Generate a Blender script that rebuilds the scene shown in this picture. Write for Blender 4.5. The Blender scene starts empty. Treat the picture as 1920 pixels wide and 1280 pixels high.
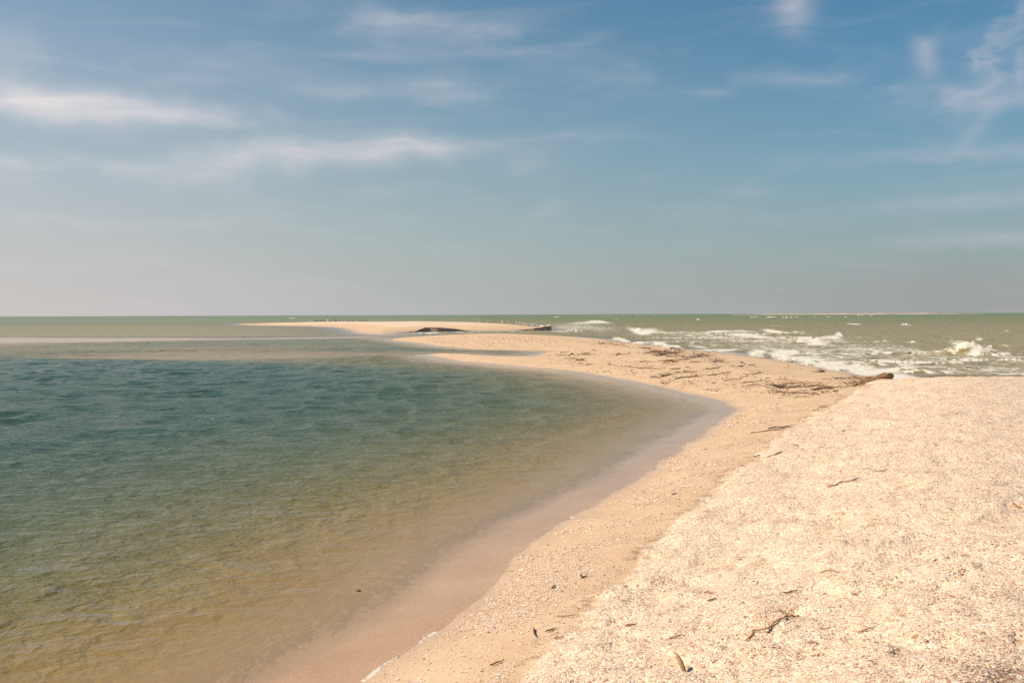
import bpy, math, random
import numpy as np
from mathutils import Matrix, Vector
random.seed(7)
RNG = np.random.default_rng(11)
S = bpy.context.scene
COL = S.collection

# ------------------------------------------------------------------ camera
CAM_H = 2.3                                   # metres above the still water
FPX = 1867.0                                  # 35 mm lens on a 1920 px wide frame
PITCH = math.atan(50.5 / FPX)
ROLL = math.radians(0.209)
_F = np.array([0, math.cos(PITCH), -math.sin(PITCH)])
_U0 = np.array([0, math.sin(PITCH), math.cos(PITCH)])
_R0 = np.array([1.0, 0, 0])
_R = math.cos(ROLL) * _R0 - math.sin(ROLL) * _U0
_U = math.cos(ROLL) * _U0 + math.sin(ROLL) * _R0
cam_data = bpy.data.cameras.new('camera')
cam_data.sensor_width = 36.0
cam_data.lens = 36.0 * FPX / 1920.0
cam_data.clip_start = 0.1
cam_data.clip_end = 80000
cam = bpy.data.objects.new('camera', cam_data)
COL.objects.link(cam)
cam.matrix_world = Matrix(((_R[0], _U[0], -_F[0], 0), (_R[1], _U[1], -_F[1], 0), (_R[2], _U[2], -_F[2], CAM_H), (0, 0, 0, 1)))
S.camera = cam

# ------------------------------------------------------------------ sky, sun, exposure
SUN_EL, SUN_AZ = 43.0, -98.0                  # degrees; azimuth from the view axis, negative = left
S.view_settings.view_transform = 'Standard'
S.view_settings.look = 'None'
EXPO = 0.22
S.view_settings.exposure = EXPO
S.view_settings.gamma = 1.0
S.view_settings.use_curve_mapping = False
world = bpy.data.worlds.new('World')
S.world = world
world.use_nodes = True
S.cycles.use_denoising = False


class NT:
    """small helper to write node trees"""
    def __init__(self, tree):
        self.t = tree
        self.n = tree.nodes
        self.n.clear()

    def new(self, typ, **kw):
        nd = self.n.new(typ)
        for k, v in kw.items():
            setattr(nd, k, v)
        return nd

    def put(self, sock, v):
        if isinstance(v, bpy.types.NodeSocket):
            self.t.links.new(v, sock)
        elif isinstance(v, (tuple, list)):
            v = tuple(v)
            if len(sock.default_value) == 4 and len(v) == 3:
                v = v + (1.0,)
            sock.default_value = v
        else:
            sock.default_value = v

    def m(self, op, a, b=None, c=None, clamp=False):
        nd = self.new('ShaderNodeMath', operation=op, use_clamp=clamp)
        for i, v in enumerate((a, b, c)):
            if v is not None:
                self.put(nd.inputs[i], v)
        return nd.outputs[0]

    def vm(self, op, a, b=None):
        nd = self.new('ShaderNodeVectorMath', operation=op)
        self.put(nd.inputs[0], a)
        if b is not None:
            self.put(nd.inputs[1], b)
        return nd.outputs[0]

    def mix(self, f, a, b, blend='MIX'):
        nd = self.new('ShaderNodeMix', data_type='RGBA', blend_type=blend)
        self.put(nd.inputs[0], f)
        self.put(nd.inputs[6], a)
        self.put(nd.inputs[7], b)
        return nd.outputs[2]

    def rng(self, v, a, b, c=0.0, d=1.0, smooth=False):
        nd = self.new('ShaderNodeMapRange')
        nd.interpolation_type = 'SMOOTHSTEP' if smooth else 'LINEAR'
        for i, q in enumerate((v, a, b, c, d)):
            self.put(nd.inputs[i], q)
        return nd.outputs[0]

    def noise(self, vec, scale, detail=4.0, rough=0.55, dist=0.0, out=0):
        nd = self.new('ShaderNodeTexNoise')
        self.put(nd.inputs['Vector'], vec)
        nd.inputs['Scale'].default_value = scale
        nd.inputs['Detail'].default_value = detail
        nd.inputs['Roughness'].default_value = rough
        nd.inputs['Distortion'].default_value = dist
        return nd.outputs[out]

    def voro(self, vec, scale, feature='F1', rand=1.0):
        nd = self.new('ShaderNodeTexVoronoi', feature=feature)
        self.put(nd.inputs['Vector'], vec)
        nd.inputs['Scale'].default_value = scale
        nd.inputs['Randomness'].default_value = rand
        return nd

    def ramp(self, f, stops):
        nd = self.new('ShaderNodeValToRGB')
        cr = nd.color_ramp
        while len(cr.elements) < len(stops):
            cr.elements.new(0.5)
        for e, (p, c) in zip(cr.elements, stops):
            e.position = p
            e.color = tuple(c) + (1.0,) if len(c) == 3 else c
        self.put(nd.inputs[0], f)
        return nd.outputs[0]

    def attr(self, name, out='Fac'):
        nd = self.new('ShaderNodeAttribute', attribute_name=name)
        return nd.outputs[out]


def srgb(r, g, b):
    return tuple((c / 255 / 12.92) if c <= 10 else (((c / 255 + 0.055) / 1.055) ** 2.4) for c in (r, g, b))


def build_world():
    w = NT(world.node_tree)
    out = w.new('ShaderNodeOutputWorld')
    sky = w.new('ShaderNodeTexSky', sky_type='NISHITA')
    sky.sun_disc = False
    sky.sun_elevation = math.radians(SUN_EL)
    sky.sun_rotation = math.radians(SUN_AZ)
    sky.air_density = 1.0
    sky.dust_density = 0.6
    sky.ozone_density = 2.0
    tc = w.new('ShaderNodeTexCoord')
    d = tc.outputs['Generated']
    sep = w.new('ShaderNodeSeparateXYZ')
    w.put(sep.inputs[0], d)
    az = w.m('MULTIPLY', w.m('ARCTAN2', sep.outputs[0], sep.outputs[1]), 57.2958)
    el = w.m('MULTIPLY', w.m('ARCSINE', sep.outputs[2]), 57.2958)
    STR = 0.10 * 2 ** EXPO                    # sky colours below are as photographed
    # deep, slightly cyan blue of the clear upper sky
    base = w.mix(1.0, sky.outputs[0], (SKY_T[0], SKY_T[1], SKY_T[2]), 'MULTIPLY')
    # warm low haze: thick at the horizon, thicker towards the sun's side
    side = w.rng(w.m('COSINE', w.m('MULTIPLY', w.m('SUBTRACT', az, -66.0), 0.0174533)), 0.0, 1.0, 0.0, 1.0, False)
    hz_col = w.ramp(side, [(0.0, [c / STR for c in srgb(160, 162, 162)]), (0.30, [c / STR for c in srgb(170, 174, 173)]),
                           (0.5, [c / STR for c in srgb(181, 184, 182)]), (0.72, [c / STR for c in srgb(199, 195, 194)]), (1.0, [c / STR for c in srgb(212, 205, 200)])])
    wid = w.rng(side, 0.1, 0.9, 8.8, 15.0)
    elc = w.m('MAXIMUM', el, 0.0)
    hz = w.m('POWER', 2.718, w.m('MULTIPLY', w.m('POWER', w.m('DIVIDE', elc, wid), 1.35), -1.0))
    hz = w.m('MULTIPLY', hz, 1.0, clamp=True)
    col = w.mix(hz, base, hz_col)
    # thin stretched cirrus
    comb = w.new('ShaderNodeCombineXYZ')
    w.put(comb.inputs[0], w.m('MULTIPLY', az, 0.055))
    w.put(comb.inputs[1], w.m('MULTIPLY', el, 0.26))
    n1 = w.noise(comb.outputs[0], 2.2, 5, 0.6, 0.6)
    comb2 = w.new('ShaderNodeCombineXYZ')
    w.put(comb2.inputs[0], w.m('MULTIPLY', az, 0.35))
    w.put(comb2.inputs[1], w.m('MULTIPLY', el, 0.8))
    n2 = w.noise(comb2.outputs[0], 1.3, 3, 0.5, 0.3)
    comb3 = w.new('ShaderNodeCombineXYZ')
    w.put(comb3.inputs[0], w.m('MULTIPLY', az, 0.30))
    w.put(comb3.inputs[1], w.m('MULTIPLY', el, 0.34))
    comb3.inputs[2].default_value = 7.3
    n3 = w.noise(comb3.outputs[0], 0.9, 2, 0.5, 0.2)
    wob_a = w.m('MULTIPLY', w.m('SUBTRACT', n2, 0.5), 5.0)
    wob_e = w.m('MULTIPLY', w.m('SUBTRACT', n3, 0.5), 1.8)
    azw = w.m('ADD', az, wob_a)
    elw = w.m('ADD', el, wob_e)
    total = None
    for (px, py, hw, hh, ang, s) in CLOUDS:
        dx, dy = px - 960.0, 640.0 - py
        v = _F * FPX + _R * dx + _U * dy
        v = v / np.linalg.norm(v)
        hh *= 1.18
        ca, ce = math.degrees(math.atan2(v[0], v[1])), math.degrees(math.asin(v[2]))
        k = 57.3 / FPX
        c, sn = math.cos(math.radians(ang)), math.sin(math.radians(ang))
        big = min(1.0, hw * k / 1.6)
        A = w.m('SUBTRACT', azw if big > 0.9 else az, ca)
        E = w.m('SUBTRACT', elw if hh * k > 0.35 else w.m('ADD', el, w.m('MULTIPLY', wob_e, 0.4)), ce)
        u = w.m('ADD', w.m('MULTIPLY', A, c / (hw * k)), w.m('MULTIPLY', E, sn / (hw * k)))
        vv = w.m('ADD', w.m('MULTIPLY', A, -sn / (hh * k)), w.m('MULTIPLY', E, c / (hh * k)))
        r2 = w.m('ADD', w.m('MULTIPLY', u, u), w.m('MULTIPLY', vv, vv))
        g = w.m('MULTIPLY', w.m('POWER', 2.718, w.m('MULTIPLY', r2, -0.9)), s)
        total = g if total is None else w.m('ADD', total, g)
    streak = w.rng(n1, 0.25, 0.75, 0.35, 1.25)
    total = w.m('MULTIPLY', total, streak)
    veil = w.m('MULTIPLY', w.rng(n1, 0.5, 0.85, 0.0, 1.0), 0.16)
    total = w.m('ADD', total, veil)
    total = w.m('MINIMUM', total, 0.93)
    cl_col = w.ramp(side, [(0.2, [c / STR for c in srgb(212, 206, 212)]), (0.9, [c / STR for c in srgb(232, 227, 225)])])
    col = w.mix(total, col, cl_col)
    bg = w.new('ShaderNodeBackground')
    w.put(bg.inputs[0], col)
    bg.inputs[1].default_value = 0.10
    w.put(out.inputs[0], bg.outputs[0])


SKY_T = (0.318, 0.715, 0.80)
CLOUDS = [  # centre x, y, half width, half height (photo pixels), slope, density
    (110, 195, 190, 26, -2, .62), (60, 190, 90, 22, 0, .25), (330, 207, 110, 16, -3, .38), (10, 108, 60, 45, 0, .22),
    (690, 280, 230, 15, 3, .50), (820, 277, 150, 12, 0, .25), (470, 295, 110, 24, 6, .42), (400, 325, 110, 22, 4, .22),
    (230, 310, 75, 12, 0, .38), (20, 310, 60, 9, 0, .3), (20, 345, 60, 18, 0, .18), (650, 305, 150, 14, 0, .2),
    (725, 45, 85, 16, 6, .35), (860, 62, 110, 22, 8, .33), (920, 100, 110, 9, 3, .24), (690, 105, 70, 8, 0, .16),
    (650, 174, 85, 13, 4, .30), (830, 160, 75, 22, -5, .28), (460, 135, 250, 20, -4, .10), (380, 150, 120, 8, 0, .10),
    (980, 300, 50, 16, 0, .16), (1160, 150, 70, 20, -10, .2), (1115, 70, 38, 9, 6, .15), (1025, 395, 36, 10, 22, .16),
    (1010, 260, 90, 5, 2, .12), (1492, 8, 32, 26, 55, .50), (1475, -10, 50, 18, 10, .2), (1490, 150, 120, 13, 4, .22), (1400, 155, 70, 12, 10, .1),
    (1735, 108, 30, 14, -58, .36), (1745, 90, 40, 10, 50, .12), (1862, 95, 75, 10, 62, .20), (1845, 135, 50, 24, 30, .20),
    (1870, 172, 110, 20, 0, .3), (1700, 168, 80, 7, 0, .14), (1917, 16, 9, 9, 0, .45), (1832, 245, 40, 13, 50, .3), (1915, 120, 9, 28, 0, .3),
    (1810, 205, 60, 30, 50, .12), (1800, 290, 190, 10, 0, .16), (1720, 280, 60, 5, 3, .1), (1830, 372, 150, 13, 4, .25), (1700, 380, 90, 8, 3, .15), (1860, 450, 150, 13, 2, .22),
    (680, 357, 40, 7, 0, .12), (1415, 360, 36, 9, 0, .16), (200, 420, 250, 12, 0, .14), (810, 460, 60, 5, 2, .07), (1850, 330, 120, 12, 5, .1)]
build_world()

sun_data = bpy.data.lights.new('sun', 'SUN')
sun_data.energy = 5.0
sun_data.angle = math.radians(0.53)
sun_data.color = (1.0, 0.875, 0.72)
sun = bpy.data.objects.new('sun', sun_data)
COL.objects.link(sun)
_a, _e = math.radians(SUN_AZ), math.radians(SUN_EL)
SUN_DIR = Vector((math.sin(_a) * math.cos(_e), math.cos(_a) * math.cos(_e), math.sin(_e)))
sun.rotation_euler = SUN_DIR.to_track_quat('Z', 'Y').to_euler()
sun.location = (-40, 20, 60)


# ------------------------------------------------------------------ helpers
def P(px, py, z=0.0):
    """point of the plane at height z that the photo shows at (px, py)"""
    v = _F * FPX + _R * (px - 960.0) + _U * (640.0 - py)
    t = (z - CAM_H) / v[2]
    return np.array([v[0] * t, v[1] * t, z])


def to_px(x, y, z=0.0):
    dz = z - CAM_H
    a = x * _R[0] + y * _R[1] + dz * _R[2]
    b = x * _U[0] + y * _U[1] + dz * _U[2]
    c = np.maximum(x * _F[0] + y * _F[1] + dz * _F[2], 1e-3)
    return 960 + FPX * a / c, 640 - FPX * b / c


def tag(o, label=None, cat=None, group=None, kind=None):
    if label: o['label'] = label
    if cat: o['category'] = cat
    if group: o['group'] = group
    if kind: o['kind'] = kind
    return o


def mesh_obj(name, verts, faces, mats, attrs=None, smooth=True, parent=None, face_mat=None):
    me = bpy.data.meshes.new(name)
    verts = np.asarray(verts, dtype=np.float32)
    if isinstance(faces, np.ndarray):
        n, k = faces.shape
        me.vertices.add(len(verts))
        me.vertices.foreach_set('co', verts.ravel())
        me.loops.add(n * k)
        me.loops.foreach_set('vertex_index', faces.astype(np.int32).ravel())
        me.polygons.add(n)
        me.polygons.foreach_set('loop_start', np.arange(0, n * k, k, dtype=np.int32))
        me.update(calc_edges=True)
    else:
        me.from_pydata(verts.tolist(), [], faces)
        me.update()
    for m in (mats if isinstance(mats, (list, tuple)) else [mats]):
        me.materials.append(m)
    if smooth:
        me.polygons.foreach_set('use_smooth', np.ones(len(me.polygons), dtype=bool))
    if face_mat is not None:
        me.polygons.foreach_set('material_index', np.asarray(face_mat, dtype=np.int32))
    for k_, v in (attrs or {}).items():
        v = np.asarray(v, dtype=np.float32)
        if v.ndim == 1:
            at = me.attributes.new(k_, 'FLOAT', 'POINT')
            at.data.foreach_set('value', v)
        else:
            at = me.attributes.new(k_, 'FLOAT_COLOR', 'POINT')
            at.data.foreach_set('color', np.c_[v, np.ones(len(v))].astype(np.float32).ravel())
    o = bpy.data.objects.new(name, me)
    COL.objects.link(o)
    if parent: o.parent = parent
    return o


def smooth(v, a, b):
    t = np.clip((v - a) / (b - a), 0, 1)
    return t * t * (3 - 2 * t)


def _hash(ix, iy, seed):
    h = (ix.astype(np.int64) * 374761393 + iy.astype(np.int64) * 668265263 + seed * 974634777) & 0xFFFFFFFF
    h = ((h ^ (h >> 13)) * 1274126177) & 0xFFFFFFFF
    h = (h ^ (h >> 16)) & 0xFFFFFFFF
    return h.astype(np.float64) / 4294967295.0 * 2 - 1


def vnoise(x, y, seed=0):
    ix, iy = np.floor(x), np.floor(y)
    fx, fy = x - ix, y - iy
    fx = fx * fx * fx * (fx * (fx * 6 - 15) + 10)
    fy = fy * fy * fy * (fy * (fy * 6 - 15) + 10)
    a, b = _hash(ix, iy, seed), _hash(ix + 1, iy, seed)
    c, d = _hash(ix, iy + 1, seed), _hash(ix + 1, iy + 1, seed)
    return (a + (b - a) * fx) + ((c + (d - c) * fx) - (a + (b - a) * fx)) * fy


def fbm(x, y, oct=4, seed=0, gain=0.5):
    s, a, n = 0, 1.0, 0
    for i in range(oct):
        r = 0.6 * i
        xr, yr = x * math.cos(r) - y * math.sin(r), x * math.sin(r) + y * math.cos(r)
        s = s + a * vnoise(xr * 2 ** i + 17.3 * i, yr * 2 ** i - 9.1 * i, seed + i)
        n += a
        a *= gain
    return s / n


def sdf(poly, x, y):
    """signed distance to a closed polygon, positive inside"""
    poly = np.asarray(poly, dtype=np.float64)[:, :2]
    q = np.roll(poly, -1, axis=0)
    d2 = np.full(x.shape, 1e18)
    ins = np.zeros(x.shape, dtype=bool)
    for (ax, ay), (bx, by) in zip(poly, q):
        ex, ey = bx - ax, by - ay
        wx, wy = x - ax, y - ay
        t = np.clip((wx * ex + wy * ey) / max(ex * ex + ey * ey, 1e-12), 0, 1)
        dx, dy = wx - ex * t, wy - ey * t
        np.minimum(d2, dx * dx + dy * dy, out=d2)
        if ay != by:
            c = (ay > y) != (by > y)
            ins ^= c & (x < ex * (y - ay) / (by - ay) + ax)
    d = np.sqrt(d2)
    return np.where(ins, d, -d)


def px_poly(pts, z=0.0):
    return [P(a, b, z)[:2] for a, b in pts]


# ------------------------------------------------------------------ plan of the spit
SHORE = px_poly([(680, 1280), (715, 1250), (780, 1213), (850, 1165), (895, 1120), (935, 1085), (950, 1062), (957, 1046), (1000, 1015),
                 (1050, 985), (1092, 960), (1150, 925), (1205, 895), (1240, 868), (1285, 838), (1322, 815), (1352, 790), (1383, 768),
                 (1360, 753), (1315, 742), (1270, 733), (1230, 723), (1180, 713), (1130, 704), (1080, 696), (1020, 690), (960, 685),
                 (900, 680), (860, 676), (825, 670), (795, 664.5), (830, 662.5), (880, 664.5), (920, 667), (960, 669.5), (1000, 670),
                 (1012, 664), (1035, 657.5), (960, 655.5), (900, 655), (860, 652), (820, 648), (790, 643), (760, 640.5), (733, 637),
                 (750, 633), (800, 630.5), (860, 629), (920, 628.5), (1000, 628.5), (1050, 630), (1100, 633), (1140, 637.5), (1170, 642),
                 (1210, 647), (1260, 652.5), (1310, 657.5), (1360, 663), (1410, 669), (1460, 676), (1510, 684), (1560, 693), (1610, 702), (1660, 712)])
SHORE += [np.array(p) for p in ((15.2, 34.0), (18, 32.6), (23, 29.5), (30, 23), (38, 8), (46, -20), (60, -60), (-60, -60), (-20, -20), (-6, -4), (-2.6, 3.0))]
BERM = px_poly([(850, 1300), (893, 1270), (945, 1240), (985, 1205), (1060, 1140), (1120, 1090), (1180, 1040), (1250, 975), (1290, 940), (1330, 905), (1400, 862), (1445, 825), (1490, 792),
                (1545, 760), (1600, 735), (1640, 722)], 0.2)
BERM += [np.array(p) for p in ((12.6, 29.6), (15.5, 29.6), (18.2, 27.2), (22, 23.4), (26.5, 17), (34, 0), (44, -25), (56, -60), (-34, -60), (-12, -14), (-3.4, -1.0), (-1.6, 2.6))]
FAR = px_poly([(438, 607.6), (470, 609.5), (510, 610.3), (560, 611), (600, 611.8), (635, 614), (655, 618), (668, 622), (690, 625.5), (720, 627.5),
               (742, 624.4), (775, 621.6), (800, 620.6), (850, 620.2), (880, 620.2), (930, 620), (980, 619.3), (1010, 618.6), (1033, 618.3),
               (1034, 617.2), (1022, 615.5), (1000, 613), (940, 609.5), (860, 607.6), (760, 607), (650, 606.6), (560, 606), (500, 606), (455, 606.6)])
SHELF = px_poly([(-900, 634), (0, 634), (300, 634), (700, 632), (735, 636), (900, 650), (1040, 660), (1060, 680), (1180, 712), (1200, 720), (1150, 714),
                 (1080, 704), (1000, 698), (900, 692), (800, 689), (700, 687), (500, 682), (300, 677), (0, 671), (-400, 664), (-900, 656)])
BAR = px_poly([(-900, 626), (0, 628), (200, 630.5), (420, 631.5), (640, 629.5), (725, 628), (742, 634), (700, 634.5), (560, 635.5), (420, 637), (200, 640.5), (0, 643), (-900, 642)])
SPIT_BAR = px_poly([(150, 668), (300, 662), (500, 660), (700, 661), (800, 663), (860, 672), (860, 682), (760, 680), (600, 677), (450, 675), (300, 672)])
CHANNEL = px_poly([(560, 656), (640, 652), (760, 651), (860, 654), (960, 657.5), (1000, 660), (960, 662), (860, 660.5), (760, 660), (640, 660)])
SHOAL = px_poly([(-900, 603), (0, 603.5), (300, 604), (470, 605.5), (470, 608), (300, 606.5), (0, 607), (-900, 608)])
LAGOON = px_poly([(-4000, 634), (-900, 634), (0, 635), (420, 634), (700, 630.8), (728, 634), (745, 635.5), (900, 637), (1100, 648), (1300, 690), (1500, 740), (1600, 790)])
LAGOON += [np.array(p) for p in ((8, 12), (4, 5), (0, 0), (-6, -30), (-30, -60), (-400, -60))]


def plan(x, y):
    """signed distances and heights everywhere on the plan"""
    r = np.hypot(x, y)
    k = np.clip(r / 15, 0.25, 2.2)
    dA = sdf(SHORE, x, y) + np.minimum(k, 1.2) * (0.09 * fbm(x * 1.5, y * 1.5, 4, 5) + 0.03 * vnoise(x * 7, y * 7, 9)) + 0.25 * smooth(r, 15, 60) * fbm(x * 0.3, y * 0.3, 3, 15)
    dB = sdf(FAR, x, y) + 0.9 * fbm(x * 0.15, y * 0.15, 3, 21) * (1 - smooth(x / np.maximum(y, 1) * FPX + 960, 700, 750))
    dT = sdf(BERM, x, y) + np.clip(r / 12, 0.4, 1.6) * (0.24 * fbm(x * 1.3, y * 1.3, 4, 31) + 0.10 * fbm(x * 5, y * 5, 3, 33))
    lag = sdf(LAGOON, x, y) > 0
    return r, dA, dB, dT, lag


def hollow(x, y):
    return fbm(x * 2.9, y * 4.2, 3, 61)


def ground(x, y, full=False):
    r, dA, dB, dT, lag = plan(x, y)
    zA = 0.19 * (1 - np.exp(-np.maximum(dA, 0) / 1.5)) + 0.14 * smooth(dA, 1.5, 7)
    cl = smooth(x / np.maximum(y, 1) * FPX + 960, 690, 800)
    zB = (0.22 + 0.62 * smooth(x / np.maximum(y, 1) * FPX + 960, 470, 640)) * (1 - np.exp(-np.maximum(dB, 0) / (9 - 5 * cl)))
    s = np.maximum(-dA, 0)
    near = np.clip(1 - smooth(r, 15, 60), 0, 1)
    dl = np.where(s < 0.5, 0.03 * s, 0.015 + 0.135 * (s - 0.5)) + 0.005 * smooth(s, 0.3, 0.8) * fbm(x * 1.2, y * 1.2, 3, 47)
    ds = np.where(s < 1.5, 0.03 * s, 0.045 + 0.09 * (s - 1.5))
    depA = np.where(lag, dl, ds)
    depA = 1.3 * (1 - np.exp(-depA / 1.3))
    sB = np.maximum(-dB, 0)
    depB = 1.3 * (1 - np.exp(-0.035 * sB / 1.3))
    dep = np.minimum(depA, depB)
    # shoals and channels of the lagoon
    wl = r / 60
    shelf = smooth(sdf(SHELF, x, y) + wl * 2.2 * fbm(x * 0.12, y * 0.12, 3, 41), -3.0 * wl, 3.0 * wl)
    dep = dep * (1 - shelf) + np.minimum(dep, np.clip(0.34 + 0.24 * fbm(x * 0.04, y * 0.10, 3, 44) - 0.09 * smooth(sdf(SPIT_BAR, x, y) + 2.5 * fbm(x * 0.1, y * 0.25, 3, 48), -6, 6), 0.05, 0.5)) * shelf
    ch = smooth(sdf(CHANNEL, x, y), -2.0, 3.0)
    dep = np.where(s > 0, dep * (1 - ch) + np.minimum(0.5, 0.06 + s * .1) * ch, dep)
    bar = smooth(sdf(BAR, x, y) + 4 * fbm(x * 0.05, y * 0.2, 2, 46), -5.0, 6.0)
    dep = dep * (1 - bar) + np.minimum(dep, 0.02) * bar
    sh = smooth(sdf(SHOAL, x, y), -12, 15)
    dep = dep * (1 - sh) + np.minimum(dep, 0.06) * sh
    land = (dA > 0) | (dB > 0)
    z = np.where(land, np.maximum(np.where(dA > 0, zA, -1), np.where(dB > 0, zB, -1)), -dep)
    # the shell bank
    bm = smooth(dT, -0.05, 3.3)
    z = z + np.where(dA > 0, 0.46 * bm + 0.05 * smooth(dT, -0.05, 0.35) - 0.13 * bm * smooth(dA, 1.5, 7), 0)
    z = z - 0.135 * smooth(x, 10.6, 13.4) * smooth(y, 13, 21) * bm
    # relief
    dry = smooth(dA, 0.25, 1.0) + smooth(dB, 1, 6)
    fade = 1 / (1 + (r / 18) ** 2)
    shell = smooth(dT, -0.10, 0.14)
    rel = 0.010 * fbm(x * 2.2, y * 2.2, 3, 51) + shell * fade * (0.032 * fbm(x * 3.1, y * 4.2, 4, 53) + 0.010 * fbm(x * 13, y * 13, 3, 57)
                                                                 - 0.034 * smooth(hollow(x, y), 0.22, 0.50))
    rel = rel + shell * (0.034 * fbm(x * 0.9, y * 1.4, 3, 63) + 0.030 * fbm(x * 2.6, y * 2.6, 3, 65))
    z = z + np.clip(dry, 0, 1) * rel
    if not full:
        return z
    return z, dict(dA=dA, dB=dB, dT=dT, lag=lag, dep=dep, r=r, shell=shell, bar=bar, shelf=shelf, ch=ch)


def zg(x, y):
    return float(ground(np.array([float(x)]), np.array([float(y)]))[0])


def on_ground(px, py):
    z = 0.2
    for _ in range(6):
        p = P(px, py, z)
        z = 0.5 * z + 0.5 * max(zg(p[0], p[1]), 0.0)
    p = P(px, py, z)
    return np.array([p[0], p[1], max(zg(p[0], p[1]), 0.0)])


# ------------------------------------------------------------------ materials
def new_mat(name):
    m = bpy.data.materials.new(name)
    m.use_nodes = True
    return m, NT(m.node_tree)


def mat_sand():
    m, t = new_mat('shelly_sand')
    out = t.new('ShaderNodeOutputMaterial')
    co = t.new('ShaderNodeTexCoord').outputs['Object']
    shell, wet, far = t.attr('shell'), t.attr('wet'), t.attr('far')
    # damp ochre sand
    nA = t.noise(co, 1.1, 5, 0.6)
    nB = t.noise(co, 9.0, 4, 0.6)
    sand = t.ramp(nA, [(0.3, (0.58, 0.38, 0.232)), (0.5, (0.64, 0.43, 0.265)), (0.72, (0.70, 0.50, 0.325))])
    # shell grit: two sizes of chips, each its own tint
    tint = [(0.0, (0.25, 0.125, 0.06)), (0.05, (0.46, 0.27, 0.145)), (0.13, (0.66, 0.46, 0.28)), (0.42, (0.78, 0.57, 0.41)), (0.70, (0.84, 0.645, 0.46)), (0.86, (0.87, 0.73, 0.58)), (1.0, (0.72, 0.50, 0.36))]
    v1 = t.voro(co, 75.0)
    v2 = t.voro(co, 34.0)
    s1 = t.new('ShaderNodeSeparateColor'); t.put(s1.inputs[0], v1.outputs['Color'])
    s2 = t.new('ShaderNodeSeparateColor'); t.put(s2.inputs[0], v2.outputs['Color'])
    c1 = t.ramp(s1.outputs[0], tint)
    c2 = t.ramp(s2.outputs[0], tint)
    grit = t.mix(t.m('GREATER_THAN', s2.outputs[1], 0.55), c1, c2)
    # faint pebble scale tint further off
    v3 = t.voro(co, 9.0)
    s3 = t.new('ShaderNodeSeparateColor'); t.put(s3.inputs[0], v3.outputs['Color'])
    grit = t.mix(0.16, grit, t.ramp(s3.outputs[0], tint))
    nL = t.noise(co, 2.6, 5, 0.65)
    grit = t.mix(t.rng(nL, 0.35, 0.7, 0.0, 0.30), grit, (0.60, 0.41, 0.29))
    # dark coarse debris lying in the hollows and along old tide lines
    nD = t.noise(co, 5.5, 6, 0.72)
    grit = t.mix(t.rng(nD, 0.55, 0.69, 0.0, 0.6), grit, (0.33, 0.19, 0.12))
    # shell tongues washed over the damp sand
    mp = t.new('ShaderNodeMapping'); t.put(mp.inputs[0], co)
    mp.inputs['Rotation'].default_value = (0, 0, math.radians(-28))
    mp.inputs['Scale'].default_value = (0.9, 2.6, 1)
    nT = t.noise(mp.outputs[0], 1.5, 5, 0.66)
    nS = t.noise(co, 42.0, 2, 0.6)
    tong = t.m('MULTIPLY', t.rng(nT, 0.46, 0.60, 0.0, 1.0), t.attr('tong'))
    tong = t.m('GREATER_THAN', t.m('ADD', t.m('MULTIPLY', tong, 0.75), t.m('MULTIPLY', s1.outputs[1], 0.55)), 0.86)
    spk = t.m('MULTIPLY', t.m('GREATER_THAN', s1.outputs[2], 0.84), 0.7)
    edge = t.m('GREATER_THAN', t.m('ADD', shell, t.m('MULTIPLY', t.m('SUBTRACT', nS, 0.5), 0.8)), 0.5)
    orange = t.mix(0.35, grit, (0.62, 0.41, 0.22))
    base = t.mix(t.m('MAXIMUM', tong, spk), sand, orange)
    # debris flecks on the flats
    nF = t.noise(mp.outputs[0], 3.2, 8, 0.78)
    base = t.mix(t.m('MULTIPLY', t.rng(nF, 0.58, 0.68, 0.0, 0.6), t.attr('litter')), base, (0.20, 0.115, 0.065))
    base = t.mix(edge, base, grit)
    # dark rim of coarse bits at the foot of the bank
    rim = t.m('MULTIPLY', t.attr('rim'), t.rng(nD, 0.50, 0.60, 0.0, 0.75))
    base = t.mix(rim, base, (0.26, 0.145, 0.07))
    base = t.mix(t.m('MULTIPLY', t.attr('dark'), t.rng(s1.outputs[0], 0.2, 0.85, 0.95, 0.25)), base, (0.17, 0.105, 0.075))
    wetc = t.mix(1.0, base, (0.97, 0.94, 0.91), 'MULTIPLY')
    base = t.mix(wet, base, wetc)
    # relief
    h1 = t.m('MULTIPLY', t.m('SUBTRACT', 0.7, v1.outputs['Distance']), 0.012)
    h2 = t.m('MULTIPLY', t.m('SUBTRACT', 0.7, v2.outputs['Distance']), 0.018)
    h = t.m('ADD', t.m('ADD', h1, h2), t.m('MULTIPLY', t.noise(co, 22.0, 4, 0.65), 0.018))
    hs = t.m('ADD', t.m('ADD', t.m('MULTIPLY', nB, 0.016), t.m('MULTIPLY', t.noise(co, 55.0, 3, 0.6), 0.006)), t.m('MULTIPLY', tong, 0.006))
    rough_k = t.m('SUBTRACT', 1.0, t.m('MULTIPLY', wet, 0.9))
    hh = t.m('MULTIPLY', t.m('ADD', t.m('MULTIPLY', h, edge), t.m('MULTIPLY', hs, t.m('SUBTRACT', 1.0, edge))), rough_k)
    bp = t.new('ShaderNodeBump')
    bp.inputs['Strength'].default_value = 0.6
    bp.inputs['Distance'].default_value = 1.0
    t.put(bp.inputs['Height'], hh)
    bs = t.new('ShaderNodeBsdfPrincipled')
    t.put(bs.inputs['Base Color'], base)
    t.put(bs.inputs['Roughness'], t.rng(wet, 0.0, 1.0, 0.9, 0.35))
    t.put(bs.inputs['Specular IOR Level'], t.rng(wet, 0.0, 1.0, 0.15, 0.5))
    t.put(bs.inputs['Normal'], bp.outputs[0])
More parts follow.
